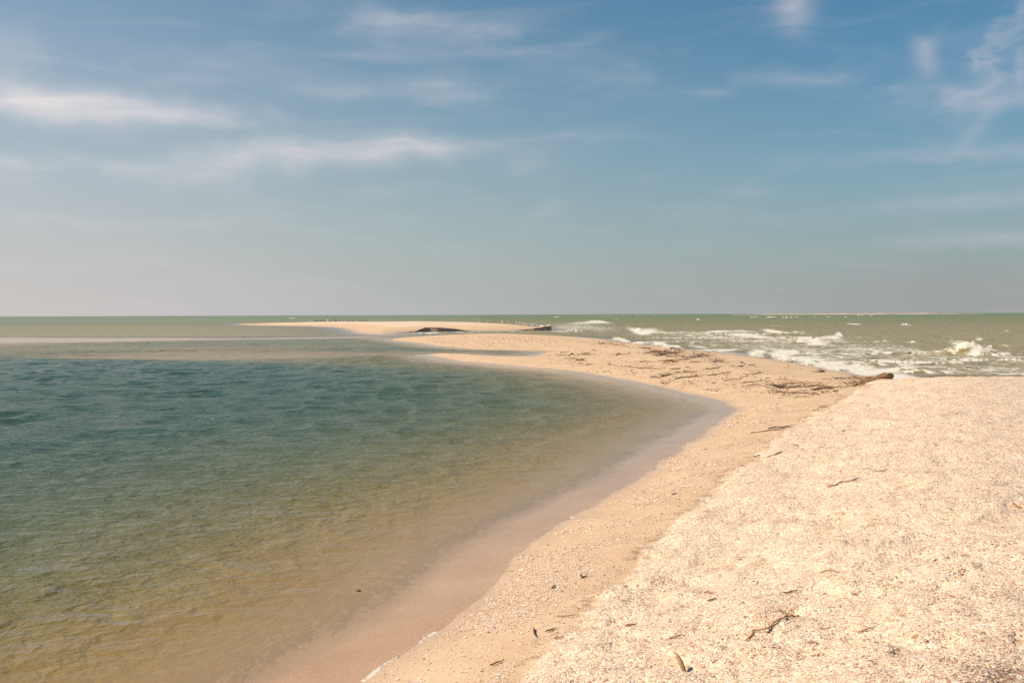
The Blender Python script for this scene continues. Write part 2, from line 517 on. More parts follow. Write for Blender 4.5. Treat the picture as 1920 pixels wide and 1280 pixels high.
    t.put(out.inputs[0], bs.outputs[0])
    return m


def mat_water(name, sea):
    m, t = new_mat(name)
    out = t.new('ShaderNodeOutputMaterial')
    co = t.new('ShaderNodeTexCoord').outputs['Object']
    dep, foam, wav = t.attr('depth'), t.attr('foam'), t.attr('wave')
    if sea:
        body = t.ramp(t.rng(t.attr('dist'), 20, 900, 0, 1), [(0.0, (0.34, 0.265, 0.145)), (0.10, (0.315, 0.25, 0.125)), (0.30, (0.215, 0.205, 0.075)), (1.0, (0.125, 0.18, 0.052))])
        body = t.mix(t.rng(t.noise(co, 0.06, 4, 0.6), 0.35, 0.7, 0, 0.5), body, (0.26, 0.205, 0.10))
        body = t.mix(t.attr('crest'), body, (0.36, 0.27, 0.10))
    else:
        body = t.ramp(t.rng(dep, 0.0, 1.0, 0, 1), [(0.0, (0.50, 0.36, 0.20)), (0.08, (0.53, 0.355, 0.165)), (0.17, (0.36, 0.235, 0.085)), (0.33, (0.180, 0.144, 0.050)), (0.55, (0.090, 0.104, 0.046)), (0.85, (0.038, 0.074, 0.046))])
    # ripples: wind chop, crests roughly along X
    mp = t.new('ShaderNodeMapping'); t.put(mp.inputs[0], co)
    mp.inputs['Rotation'].default_value = (0, 0, math.radians(-6 if not sea else 4))
    mp.inputs['Scale'].default_value = (0.8, 1.0, 1)
    p = mp.outputs[0]
    w1 = t.noise(p, 1.5 if not sea else 0.9, 3, 0.55, 0.4)
    w2 = t.noise(p, 5.5 if not sea else 3.2, 3, 0.55, 0.5)
    w3 = t.noise(p, 17.0 if not sea else 11.0, 2, 0.5, 0.3)
    h = t.m('ADD', t.m('ADD', t.m('MULTIPLY', w1, 0.15 if not sea else 0.26), t.m('MULTIPLY', w2, 0.085 if not sea else 0.10)), t.m('MULTIPLY', w3, 0.020 if not sea else 0.02))
    far = t.rng(t.attr('dist'), 8.0, 45.0, 0.0, 1.0)
    w0 = t.noise(p, 0.55 if not sea else 0.35, 3, 0.55, 0.5)
    h = t.m('ADD', t.m('MULTIPLY', h, t.rng(far, 0.0, 1.0, 0.85, 0.30 if not sea else 1.5)), t.m('MULTIPLY', t.m('MULTIPLY', w0, far), 0.15 if not sea else 0.6))
    h = t.m('MULTIPLY', h, wav)
    bp = t.new('ShaderNodeBump')
    bp.inputs['Strength'].default_value = 1.0
    bp.inputs['Distance'].default_value = 1.0
    t.put(bp.inputs['Height'], h)
    dif = t.new('ShaderNodeBsdfDiffuse')
    t.put(dif.inputs[0], body)
    t.put(dif.inputs['Normal'], bp.outputs[0])
    tr = t.new('ShaderNodeBsdfTransparent')
    tr.inputs[0].default_value = (0.97, 0.97, 0.97, 1)
    opac = t.m('SUBTRACT', 1.0, t.m('POWER', 2.718, t.m('MULTIPLY', dep, -1.0 / 0.13)))
    mx = t.new('ShaderNodeMixShader')
    t.put(mx.inputs[0], opac)
    t.put(mx.inputs[1], tr.outputs[0])
    t.put(mx.inputs[2], dif.outputs[0])
    gl = t.new('ShaderNodeBsdfGlossy')
    gl.inputs['Roughness'].default_value = 0.10 if not sea else 0.2
    gl.inputs[0].default_value = (1, 1, 1, 1)
    t.put(gl.inputs['Normal'], bp.outputs[0])
    fr = t.new('ShaderNodeFresnel')
    fr.inputs[0].default_value = 1.33
    t.put(fr.inputs['Normal'], bp.outputs[0])
    mx2 = t.new('ShaderNodeMixShader')
    t.put(mx2.inputs[0], t.m('MULTIPLY', fr.outputs[0], FRES_SEA if sea else t.rng(wav, 0.0, 0.02, 0.80, FRES_LAG)))
    t.put(mx2.inputs[1], mx.outputs[0])
    t.put(mx2.inputs[2], gl.outputs[0])
    # foam
    f1 = t.noise(co, 1.3, 7, 0.72, 0.8)
    f2 = t.voro(co, 2.4, 'DISTANCE_TO_EDGE')
    lace = t.rng(f2.outputs['Distance'], 0.0, 0.22, 0.22, 0.0)
    thr = t.m('SUBTRACT', 1.0, foam)
    fm = t.rng(t.m('SUBTRACT', t.m('ADD', t.rng(f1, 0.28, 0.72, 0.0, 1.0), lace), thr), -0.02, 0.22, 0.0, 1.0, True)
    fm = t.m('MULTIPLY', t.m('MULTIPLY', fm, t.rng(foam, 0.02, 0.12, 0.0, 1.0)), t.rng(t.noise(co, 3.5, 5, 0.75), 0.30, 0.52, 0.45, 1.0))
    fd = t.new('ShaderNodeBsdfDiffuse')
    t.put(fd.inputs[0], t.mix(t.attr('crest'), (0.76, 0.69, 0.58), (0.80, 0.69, 0.49)))  # yellower crest foam: sunlight shining through it put into the colour
    bp2 = t.new('ShaderNodeBump')
    bp2.inputs['Strength'].default_value = 0.8
    t.put(bp2.inputs['Height'], t.m('MULTIPLY', t.noise(co, 5.0, 6, 0.75), 0.35))
    t.put(fd.inputs['Normal'], bp2.outputs[0])
    mx3 = t.new('ShaderNodeMixShader')
    t.put(mx3.inputs[0], t.m('MULTIPLY', fm, 0.95))
    t.put(mx3.inputs[1], mx2.outputs[0])
    t.put(mx3.inputs[2], fd.outputs[0])
    t.put(out.inputs[0], mx3.outputs[0])
    return m


def mat_plain(name, stops, scale=20.0, rough=0.8, stretch=(1, 1, 1), bump=0.0):
    m, t = new_mat(name)
    out = t.new('ShaderNodeOutputMaterial')
    co = t.new('ShaderNodeTexCoord').outputs['Object']
    mp = t.new('ShaderNodeMapping'); t.put(mp.inputs[0], co)
    mp.inputs['Scale'].default_value = stretch
    n = t.noise(mp.outputs[0], scale, 5, 0.65)
    bs = t.new('ShaderNodeBsdfPrincipled')
    t.put(bs.inputs['Base Color'], t.ramp(n, stops))
    bs.inputs['Roughness'].default_value = rough
    bs.inputs['Specular IOR Level'].default_value = 0.2
    if bump:
        bp = t.new('ShaderNodeBump')
        bp.inputs['Strength'].default_value = 0.7
        t.put(bp.inputs['Height'], t.m('MULTIPLY', n, bump))
        t.put(bs.inputs['Normal'], bp.outputs[0])
    t.put(out.inputs[0], bs.outputs[0])
    return m


FRES_LAG, FRES_SEA = 0.60, 0.52
M_SAND = mat_sand()
M_LAG = mat_water('lagoon_water', False)
M_SEA = mat_water('sea_water', True)
M_WOOD = mat_plain('weathered_wood', [(0.3, (0.15, 0.08, 0.04)), (0.55, (0.27, 0.15, 0.075)), (0.8, (0.40, 0.25, 0.14))], 14, 0.85, (1, 1, 1), 0.01)
M_DARK = mat_plain('soaked_wood', [(0.3, (0.07, 0.038, 0.022)), (0.6, (0.14, 0.077, 0.042)), (0.8, (0.22, 0.13, 0.075))], 9, 0.8, (1, 1, 1), 0.01)
M_PALE = mat_plain('bleached_wood', [(0.3, (0.30, 0.17, 0.09)), (0.6, (0.46, 0.28, 0.15)), (0.8, (0.55, 0.37, 0.22))], 30, 0.8, (1, 1, 1), 0.004)
M_SCARP = mat_plain('cut_sand_face', [(0.3, (0.26, 0.165, 0.12)), (0.55, (0.42, 0.28, 0.21)), (0.8, (0.56, 0.39, 0.29))], 1.2, 0.85, (0.5, 0.5, 6), 0.08)

# ------------------------------------------------------------------ beach
def polar(rows, cols):
    R_, A_ = np.meshgrid(rows, np.radians(cols), indexing='ij')
    x, y = R_ * np.sin(A_), R_ * np.cos(A_)
    n, k = R_.shape
    i = np.arange(n * k).reshape(n, k)
    f = np.stack([i[:-1, :-1], i[:-1, 1:], i[1:, 1:], i[1:, :-1]], -1).reshape(-1, 4)
    return x.ravel(), y.ravel(), f


def sub_mesh(verts, faces, keep, attrs):
    f = faces[keep]
    used, inv = np.unique(f, return_inverse=True)
    return verts[used], inv.reshape(f.shape), {k: v[used] for k, v in attrs.items()}


def geo(a, b, ratio):
    n = int(math.log(b / a) / math.log(ratio)) + 1
    return a * (b / a) ** np.linspace(0, 1, n + 1)


def build_beach():
    cols = np.concatenate([np.linspace(-180, -42, 36)[:-1], np.linspace(-42, -31, 30)[:-1], np.linspace(-31, 31, 640), np.linspace(31, 42, 30)[1:], np.linspace(42, 180, 36)[1:]])
    rows = np.concatenate([geo(0.4, 3.0, 1.10)[:-1], geo(3.0, 70, 1.0095)[:-1], geo(70, 330, 1.014)])
    x, y, f = polar(rows, cols)
    z, a = ground(x, y, True)
    r = a['r']
    ppx, ppy = to_px(x, y)
    wetA = 1 - smooth(a['dA'], 0.0, np.where(a['lag'], 0.45, 1.6))
    wetB = 1 - smooth(a['dB'], 0.2, 2.0)
    wet = np.clip(np.where(a['dB'] > a['dA'], wetB, wetA), 0, 1)
    qpx, qpy = to_px(x, y, z)
    spit = smooth(ppx, 740, 800) * smooth(ppy, 629, 632) * (1 - smooth(ppy, 738, 760)) * smooth(a['dA'], 0.6, 2.0)
    litter = spit * (0.35 + 0.65 * smooth(ppx, 1000, 1100)) * (1 - 0.65 * smooth(ppx, 1420, 1500))
    tong = smooth(a['dA'], 0.05, 0.4) * (1 - smooth(a['dT'], -0.5, -0.2)) * (1 - 0.4 * spit)
    rim = np.exp(-((a['dT'] + 0.03) / 0.10) ** 2)
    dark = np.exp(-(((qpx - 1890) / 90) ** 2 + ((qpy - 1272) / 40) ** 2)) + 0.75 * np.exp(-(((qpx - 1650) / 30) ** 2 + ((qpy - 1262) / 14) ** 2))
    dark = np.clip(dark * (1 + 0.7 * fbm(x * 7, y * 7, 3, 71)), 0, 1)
    far = smooth(a['dB'], -20, -5)
    shell = np.maximum(a['shell'], smooth(a['dB'], 2, 10) * 0.9)
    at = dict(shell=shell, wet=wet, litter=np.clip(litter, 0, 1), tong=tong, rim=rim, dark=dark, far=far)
    v = np.c_[x, y, z]
    fx = f.reshape(-1, 4)
    dryq = z[fx].max(1) > -0.75
    isb = a['dT'][fx].mean(1) > 0
    isf = (a['dB'][fx].mean(1) > a['dA'][fx].mean(1)) & (r[fx].mean(1) > 90) & ~isb
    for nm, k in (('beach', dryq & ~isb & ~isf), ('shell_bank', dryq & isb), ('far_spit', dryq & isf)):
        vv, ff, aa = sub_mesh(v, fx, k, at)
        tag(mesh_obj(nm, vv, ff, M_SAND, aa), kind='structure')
    # the deep bed below everything
    cb = np.linspace(-180, 180, 49)
    xb, yb, fb = polar(np.array([0.2, 30, 300, 5000, 40000.0]), cb)
    tag(mesh_obj('sea_bed', np.c_[xb, yb, np.full(len(xb), -1.9)], fb, M_SCARP, smooth=False), kind='structure')


build_beach()

# ------------------------------------------------------------------ water
FOAM = [  # px, py, half width, half height, amount
    (1100, 606, 50, 4, .58), (1085, 611, 60, 5, .5), (1065, 615, 40, 4, .5), (1120, 604, 25, 2.5, .9), (1075, 619, 20, 2, .8), (1110, 612, 70, 7, .45),
    (1205, 619, 28, 6, 1.0), (1235, 622, 60, 3, .6), (1290, 625, 70, 3, .5), (1345, 622, 35, 2.5, .8), (1390, 622, 35, 3, .6), (1330, 629, 90, 5, .5),
    (1410, 631, 60, 5, .78), (1455, 622, 26, 4, 1.0), (1490, 623, 30, 2, .7), (1440, 640, 130, 8, .52), (1525, 638, 36, 6, 1.0), (1560, 634, 26, 4, .75), (1572, 628, 8, 4, .9),
    (1500, 652, 160, 10, .48), (1620, 652, 110, 6, .55), (1680, 660, 140, 8, .5), (1600, 668, 160, 12, .42), (1420, 661, 18, 6, 1.0), (1470, 661, 34, 7, 1.0), (1500, 671, 60, 6, 1.0), (1545, 681, 55, 6, .95),
    (1590, 690, 60, 6, .95), (1640, 698, 60, 7, .95), (1700, 707, 60, 7, .85), (1165, 638, 18, 4, 1.0), (1200, 643, 26, 2.5, .75), (1240, 647, 18, 5, 1.0), (1265, 651, 20, 3, .7),
    (1310, 650, 30, 3, .6), (1350, 655, 50, 4, .7), (1330, 640, 110, 8, .35), (1240, 632, 90, 5, .3), (1820, 652, 34, 11, 1.0), (1850, 660, 50, 6, .72), (1890, 668, 50, 5, .5), (1760, 671, 110, 7, .45), (1850, 680, 90, 8, .35),
    (1690, 688, 50, 7, .65), (1650, 678, 40, 6, .45), (1790, 690, 70, 10, .4), (1560, 640, 60, 4, .5), (1640, 641, 60, 3, .4),
    (1415, 594.4, 9, 1, .95), (1446, 594.2, 9, 1, 1), (1476, 594.3, 14, 1.1, 1), (1498, 594.4, 8, .8, .8), (1527, 594.3, 10, .8, .8), (1556, 593.8, 7, .8, .9), (1571, 594, 6, .9, 1), (1583, 594.2, 6, .9, 1), (1612, 591, 7, .7, .9), (1634, 591, 6, .7, .8), (1600, 607, 14, 1.2, .85),
    (1698, 608.6, 9, 1.8, 1), (1828, 608, 7, 2.2, 1), (1775, 608, 4, 1, .7), (1710, 642, 9, 1.6, .9), (1836, 636, 7, 3, .8), (1888, 620, 8, 1.6, .6), (1310, 599, 8, 1.2, .9), (1305, 594, 7, .7, .8), (1155, 597, 8, 1, .5), (1043, 594, 6, .8, .8), (1170, 592.5, 130, .5, .45), (1130, 593.5, 20, .4, .5),
    (1500, 632, 120, 1.5, .85), (1400, 626, 110, 1.5, .85), (1620, 646, 130, 1.8, .82), (1750, 661, 150, 2, .85), (1560, 663, 110, 2, .85), (1840, 673, 100, 2, .82), (1300, 633, 120, 1.5, .8), (1700, 677, 140, 2.2, .85), (1270, 640, 80, 1.4, .75),
    (545, 596, 10, .8, .9), (572, 596, 3, .6, .8), (1460, 611, 30, 1.5, .45), (1350, 607, 60, 2, .25), (800, 625, 30, 1.6, .7), (850, 623, 50, 1.6, .5), (810, 623.5, 16, 1, .9), (950, 622, 60, 1, .5), (1060, 620.5, 40, 1.4, .7), (1040, 622, 40, 1, .4),
    (60, 629, 50, 1, .3), (350, 634, 120, 2, .25)]
BREAKERS = [  # px, foot py, half width, height px, back width factor
    (1815, 664, 30, 21, 1), (1845, 664, 30, 15, 1), (1885, 667, 36, 7, 1), (1203, 622, 16, 8.5, 1), (1225, 623, 26, 5, 1), (1240, 650, 20, 11, 1), (1258, 651, 22, 7, 1), (1163, 641, 16, 6.5, 1), (1195, 643, 30, 4, 1),
    (1452, 628, 14, 7, 1), (1475, 628, 24, 4, 1), (1515, 643, 24, 8, 1), (1538, 642, 14, 11, 1), (1572, 633, 7, 7, 1), (1420, 668, 14, 8, 1), (1465, 672, 26, 13, 1), (1495, 679, 32, 11, 1), (1540, 687, 40, 9, 1), (1590, 695, 40, 6, 1),
    (1400, 637, 34, 6, 1), (1640, 684, 22, 9, 1), (1620, 682, 26, 6, 1), (1697, 694, 24, 8, 1), (1730, 698, 30, 7, 1), (1340, 625, 34, 3, 1), (1390, 626, 40, 3.5, 1), (1110, 610, 20, 4, 1), (1142, 607, 14, 4, 1), (1080, 613, 30, 4, 1),
    (1310, 643, 40, 3, 1), (1700, 663, 60, 5, 1), (1780, 640, 60, 5, 1), (1650, 640, 50, 4, 1), (1880, 650, 40, 5, 1), (1550, 612, 50, 2.5, 1), (1700, 622, 60, 3, 1), (1800, 684, 60, 7, 1)]


def build_water():
    cols = np.concatenate([np.linspace(-180, -44, 30)[:-1], np.linspace(-44, -31, 40)[:-1], np.linspace(-31, 31, 700), np.linspace(31, 44, 40)[1:], np.linspace(44, 180, 30)[1:]])
    rows = np.concatenate([geo(1.5, 5.5, 1.12)[:-1], geo(5.5, 13, 1.009)[:-1], geo(13, 24, 1.0085)[:-1], geo(24, 70, 1.0037)[:-1], geo(70, 150, 1.006)[:-1], geo(150, 2000, 1.017)[:-1], geo(2000, 40000, 1.15)])
    x, y, f = polar(rows, cols)
    z_b, a = ground(x, y, True)
    r, lag = a['r'], a['lag']
    front = y > 1
    ppx, ppy = to_px(x, y)
    s = np.maximum(-a['dA'], 0)
    dep = np.maximum(a['dep'], 0.0)
    dep = np.where((a['dA'] > 0) | (a['dB'] > 0), 0, dep)
    # swell and chop of the open sea (real displacement)
    seaw = (~lag).astype(float) * smooth(ppx, 1000, 1120) * smooth(dep, 0.03, 0.35)
    z = np.zeros_like(x)
    env = 0.6 + 0.5 * fbm(x * 0.05, y * 0.07, 3, 81)
    for (L, A, th, ph) in ((9.0, .050, 8, 0.3), (6.1, .038, -14, 1.1), (4.0, .030, 22, 2.0), (2.7, .022, -30, 0.7), (1.7, .013, 12, 4.0)):
        kx, ky = math.sin(math.radians(th)) * 6.283 / L, math.cos(math.radians(th)) * 6.283 / L
        ph_n = 1.6 * fbm(x / L * 0.35, y / L * 0.35, 2, int(L * 10))
        w_ = np.sin(kx * x + ky * y + ph + ph_n)
        z += A * (1.6 * ((w_ * 0.5 + 0.5) ** 1.8) - 0.8) * np.clip(1 - (r - 60 * L / 4) / (80 * L / 4), 0, 1)
    z = 1.5 * z * env * seaw
    lagw = lag.astype(float) * smooth(dep, 0.03, 0.40) * (1 - 0.8 * a['bar'])
    ax, ay = x * 0.97 + y * 0.08, y * 0.97 - x * 0.08
    def chop(L, seed, st=0.85):
        sx, sy = ax / L * st + 0.25 * vnoise(ax / L * .4, ay / L * .4, seed + 7), ay / L + 0.5 * vnoise(ax / L * .5, ay / L * .5, seed + 3)
        q = vnoise(sx, sy, seed)
        return (1 - np.abs(q) * 1.6)                       # short crested, sharp topped
    gust = 0.75 + 0.30 * fbm(x * 0.12, y * 0.2, 3, 78)
    zl = 2.0 * lagw * gust * (0.011 * chop(0.40, 201, 0.6) * (1 - smooth(r, 16, 26)) + 0.030 * chop(0.75, 211) * smooth(r, 10.5, 21) + 0.026 * chop(1.15, 221) * smooth(r, 18, 34))
    foam = np.zeros_like(x)
    crest = np.zeros_like(x)
    for (px, py, hw, hh, am) in FOAM:
        qx, qy = (ppx - px) / hw, (ppy - py) / hh
        g = np.exp(-(qx * qx + (qy - 0.35 * qx + 0.5 * np.sin(qx * 2.1 + px)) ** 2)) * front
        if hh <= 2.2: g = g * np.clip(0.75 + 0.9 * vnoise(ppx / 2.6, ppx * 0 + px, 5), 0, 1.1)
        foam = np.maximum(foam, (am if am > 0.8 else am * 0.93) * np.clip(1.15 * g, 0, 1))
    for (px, py, hw, hp, bk) in BREAKERS:
        c = P(px, py)
        k = c[1] / FPX
        H, W = 0.9 * hp * k, 1.25 * hw * k
        u = (x - c[0]) / W
        n = 0.35 * fbm(x * 1.3, y * 0.4, 3, int(px))
        v = (y - c[1] - 0.06 * (x - c[0])) / np.maximum(H, 0.15) - 0.8 + n
        pr = np.where(v < 0, np.exp(-(v / 0.55) ** 2), np.exp(-(v / 2.6) ** 2))
        g = np.exp(-np.abs(u) ** 2.0) * (0.72 + 0.5 * fbm(x * 1.1 + px, y * 0.15, 3, 7)) * pr
        z = np.maximum(z, 0) * (g > 0.02) + z * (g <= 0.02) + H * g * (1 + 0.35 * fbm(x * 3.1, y * 3.1, 3, 91) * (foam > 0.3)) * (~lag)
        crest = np.maximum(crest, 0.5 * g * smooth(v, -0.9, 0.1))
        foam = np.maximum(foam, (~lag) * np.clip(1.35 * g * (hp > 4) * smooth(-v, -1.2, 0.2), 0, 1) * min(1.0, hp / 8))
    # wash along the surf shore
    wash = (~lag) * front * smooth(ppx, 1060, 1500) * (a['dA'] > a['dB'])
    we = s - (0.9 + 0.5 * fbm(x * 0.3, y * 0.3, 3, 95))
    foam = np.maximum(foam, wash * 0.95 * np.exp(-(we / (0.15 + 0.55 * smooth(ppx, 1380, 1600))) ** 2))
    foam = np.maximum(foam, wash * (0.36 * np.exp(-((s - 8) / 9) ** 2) * (1 + 0.6 * fbm(x * 0.25, y * 0.6, 3, 97))))
    # thin lace at the lagoon's near edge
    lw = lag * np.exp(-((s - 0.02) / 0.024) ** 2) * (1 - smooth(ppx, 800, 850)) * (r < 9)
    foam = np.maximum(foam, (0.62 + 0.3 * vnoise(x * 5, y * 5, 8)) * lw)
    wave = np.where(lag, smooth(dep, 0.02, 0.34) * (1 - 0.8 * a['bar']), smooth(dep, 0.01, 0.25))
    wave = np.where(~lag & (ppx < 900), wave * 0.55, wave)
    wave = np.where(lag, wave, wave * (1 + 0.0 * x))
    at = dict(depth=dep, foam=np.clip(foam, 0, 1), wave=wave, crest=np.clip(crest, 0, 1), dist=r)
    inland = np.minimum(np.maximum(a['dA'], -99), 99)
    keep = ~((a['dA'][f].min(1) > 0.5) | (a['dB'][f].min(1) > 3))
    islag = lag[f].mean(1) > 0.5
    v = np.c_[x, y, z + zl]
    for nm, k, mt in (('lagoon', keep & islag, M_LAG), ('sea', keep & ~islag, M_SEA)):
        vv, ff, aa = sub_mesh(v, f, k, at)
        tag(mesh_obj(nm, vv, ff, mt, aa), kind='structure')


build_water()

# ------------------------------------------------------------------ scarps cut into the far spit
def scarp(name, prof, back, label_kind='structure'):
    """an eroded sand step: foot line on the photo, height in photo pixels, solid back to the spit"""
    pts, hs = [], []
    for (a0, b0, h0), (a1, b1, h1) in zip(prof[:-1], prof[1:]):
        n = 10
        for i in range(n):
            t = i / n
            p = P(a0 + (a1 - a0) * t, b0 + (b1 - b0) * t)
            pts.append(p)
            hs.append((h0 + (h1 - h0) * t) * p[1] / FPX)
    p = P(prof[-1][0], prof[-1][1]); pts.append(p); hs.append(prof[-1][2] * p[1] / FPX)
    pts, hs = np.array(pts), np.array(hs)
    n = len(pts)
    wob = 0.25 * fbm(pts[:, 0] * 0.8, pts[:, 1] * 0.1, 3, 101)
    hs = hs * (1 + 0.10 * fbm(pts[:, 0] * 1.5, pts[:, 0] * 0.1, 3, 103))
    V, F, MI = [], [], []
    lv = [(-0.35, -0.25), (-0.02, 0.0), (0.03, 0.35), (0.08, 0.7), (0.10, 0.97), (0.2, 1.0), (1.6, 0.99), (back, 0.90), (back + 0.4, -0.2)]
    for (off, hh) in lv:
        for i in range(n):
            o = off * (hs[i] / hs.max() * 0.8 + 0.2)
            V.append((pts[i, 0], pts[i, 1] + o + wob[i] * (1 if off < back else 0), hs[i] * hh if hh > 0 else hh))
    for k in range(len(lv) - 1):
        for i in range(n - 1):
            F.append((k * n + i, k * n + i + 1, (k + 1) * n + i + 1, (k + 1) * n + i))
            MI.append(0 if k < 4 else 1)
    F.append(tuple(k * n + n - 1 for k in range(len(lv)))); MI.append(0)
    V = np.array(V)
    one = np.ones(len(V))
    o = mesh_obj(name, V, F, [M_SCARP, M_SAND], dict(shell=one * 0.9, wet=one * 0, litter=one * 0, tong=one * 0, rim=one * 0, dark=one * 0, far=one), smooth=False, face_mat=MI)
    return tag(o, kind='structure')


scarp('sand_scarp', [(742, 624.3, .3), (765, 623, .9), (780, 622.2, 1.8), (788, 621.8, 5.0), (797, 621.6, 7.6), (806, 621.5, 8.4), (820, 621.4, 7.8), (838, 621.2, 6.4), (852, 621, 5.0), (858, 620.8, 3.6), (872, 620.5, 1.3), (890, 620.2, .3)], 9)
scarp('sand_scarp', [(955, 619.6, .2), (980, 619.5, 2.0), (1000, 619.4, 4.2), (1020, 619.2, 7.2), (1034, 619.0, 9.6)], 12)


def bank(name, x0, x1, d, peak, bumps):
    xs = np.linspace(P(x0, 640)[0] / P(x0, 640)[1] * d, P(x1, 640)[0] / P(x1, 640)[1] * d, 160)
    t = np.linspace(0, 1, 160)
    h = peak * np.clip(np.sin(np.pi * t), 0, 1) ** 0.4 * (0.75 + 0.5 * fbm(t * 14, t * 0, 3, 111))
    for (c, w, a) in bumps:
        h += a * np.exp(-((t - c) / w) ** 2)
    V, F = [], []
    rows = [(-60, -0.3), (-25, 0.35), (0, 1.0), (40, 0.8), (90, -0.3)]
    for (dy, k) in rows:
        for i in range(160):
            V.append((xs[i], d + dy, h[i] * k if k > 0 else k))
    for r in range(len(rows) - 1):
        for i in range(159):
            F.append((r * 160 + i, r * 160 + i + 1, (r + 1) * 160 + i + 1, (r + 1) * 160 + i))
    V = np.array(V); one = np.ones(len(V))
    o = mesh_obj(name, V, F, M_SAND, dict(shell=one * .7, wet=one * 0, litter=one * 0, tong=one * 0, rim=one * 0, dark=0.45 * one + 0.5 * np.tile(sum(np.exp(-((t - c) / (w * 1.2)) ** 2) for (c, w, a) in bumps) if bumps else t * 0, len(rows)), far=one))
    return tag(o, kind='structure')


bank('distant_sandbank', 1380, 1835, 1900, 2.2, [(0.79, 0.035, 1.9), (0.62, 0.02, 0.8), (0.90, 0.03, 0.7)])


# ------------------------------------------------------------------ driftwood
def tube(pts, rad, sides=5, seed=0, cap=True, jit=0.18):
    pts = np.asarray(pts, float)
    rg = np.random.default_rng(seed)
    n = len(pts)
    V, F = [], []
    for i in range(n):
        a, b = pts[max(i - 1, 0)], pts[min(i + 1, n - 1)]
        tn = (b - a) / (np.linalg.norm(b - a) + 1e-9)
        up = np.array([0, 0, 1.0]) if abs(tn[2]) < 0.9 else np.array([1.0, 0, 0])
        s = np.cross(tn, up); s /= np.linalg.norm(s)
        u = np.cross(s, tn)
        for k in range(sides):
            th = 2 * math.pi * k / sides
            q = rad[i] * (1 + jit * rg.uniform(-1, 1))
            V.append(pts[i] + q * (math.cos(th) * s + math.sin(th) * u))
    for i in range(n - 1):
        for k in range(sides):
            k2 = (k + 1) % sides
            F.append((i * sides + k, i * sides + k2, (i + 1) * sides + k2, (i + 1) * sides + k))
    if cap:
        F.append(tuple(range(sides - 1, -1, -1)))
        F.append(tuple((n - 1) * sides + k for k in range(sides)))
    return V, F


def join(parts):
    V, F = [], []
    for v, f in parts:
        o = len(V)
        V += list(v)
        F += [tuple(i + o for i in q) for q in f]
    return V, F


def crooked(ends, n, amp, rg):
    """resample a polyline with small natural bends"""
    ends = np.asarray(ends, float)
    seg = np.r_[0, np.cumsum(np.linalg.norm(np.diff(ends, axis=0), axis=1))]
    t = np.linspace(0, seg[-1], n)
    p = np.stack([np.interp(t, seg, ends[:, k]) for k in range(3)], 1)
    w = np.cumsum(rg.normal(0, amp, (n, 3)), axis=0)
    w -= np.linspace(0, 1, n)[:, None] * w[-1]
    w[:, 2] *= 0.3
    return p + w


def stick(name, pix, width, mat, label, cat='stick', group=None, twigs=0, lift=0.0, tuft=0, spread=1.0):
    """a stick lying where the photo shows it; pix = polyline of photo pixels, width in pixels"""
    rg = np.random.default_rng(int(pix[0][0] * 13 + pix[0][1] * 7))
    g = np.array([on_ground(a, b) for a, b in pix])
    d = g[:, 1].mean()
    r0 = max(width * (0.85 if d > 12 else 1.0) * d / FPX * 0.5, 0.003)
    L = np.linalg.norm(np.diff(g, axis=0), axis=1).sum()
    n = max(6, 4 * len(pix))
    p = crooked(g, n, L * 0.008, rg)
    zz = np.maximum(ground(p[:, 0], p[:, 1]), 0) + (0.008 if d < 12 else 0.0)
    for i in range(n):
        p[i, 2] = zz[i] + r0 * 0.55 + lift * math.sin(math.pi * i / (n - 1)) + max(0, rg.normal(0, r0 * 0.4))
    org = p.mean(axis=0); org[2] = p[:, 2].min() - r0
    rad = r0 * np.interp(np.linspace(0, 1, n), [0, 0.15, 0.7, 1], [0.75, 1.0, 0.85, 0.35]) * rg.uniform(0.85, 1.15, n)
    o = mesh_obj(name, np.array(tube(p - org, rad, 6, 3)[0]), tube(p - org, rad, 6, 3)[1], mat)
    o.location = org
    tag(o, label, cat, group)
    parts = []
    for k in range(twigs):
        i = rg.integers(1, n - 2)
        a = p[i]
        ang = math.atan2(*(p[i + 1] - p[i])[[1, 0]]) + rg.choice([-1, 1]) * rg.uniform(0.25, 0.9)
        l = L * rg.uniform(0.10, 0.30) * spread
        e = a + np.array([math.cos(ang) * l, math.sin(ang) * l, l * rg.uniform(0.02, 0.22)])
        q = crooked([a, e], 5, l * 0.03, rg)
        parts.append(tube(q, r0 * np.array([0.6, 0.5, 0.42, 0.3, 0.15]), 4, k))
    for k in range(tuft):
        a = p[rg.integers(0, n)] + np.array([rg.normal(0, L * 0.06), rg.normal(0, L * 0.05), 0])
        ang = rg.uniform(0, 6.28)
        l = L * rg.uniform(0.06, 0.18) + 0.08
        e = a + np.array([math.cos(ang) * l, math.sin(ang) * l * 0.8, l * rg.uniform(0.0, 0.5)])
        q = crooked([a, (a + e) / 2 + np.array([0, 0, l * 0.1]), e], 5, l * 0.04, rg)
        parts.append(tube(q, r0 * np.array([0.4, 0.4, 0.32, 0.25, 0.12]), 4, k))
    if parts:
        V, F = join(parts)
        tw = mesh_obj('twigs' if len(parts) > 1 else 'twig', np.array(V) - org, F, mat, parent=o)
        if len(parts) > 1: tw['kind'] = 'stuff'
    return o


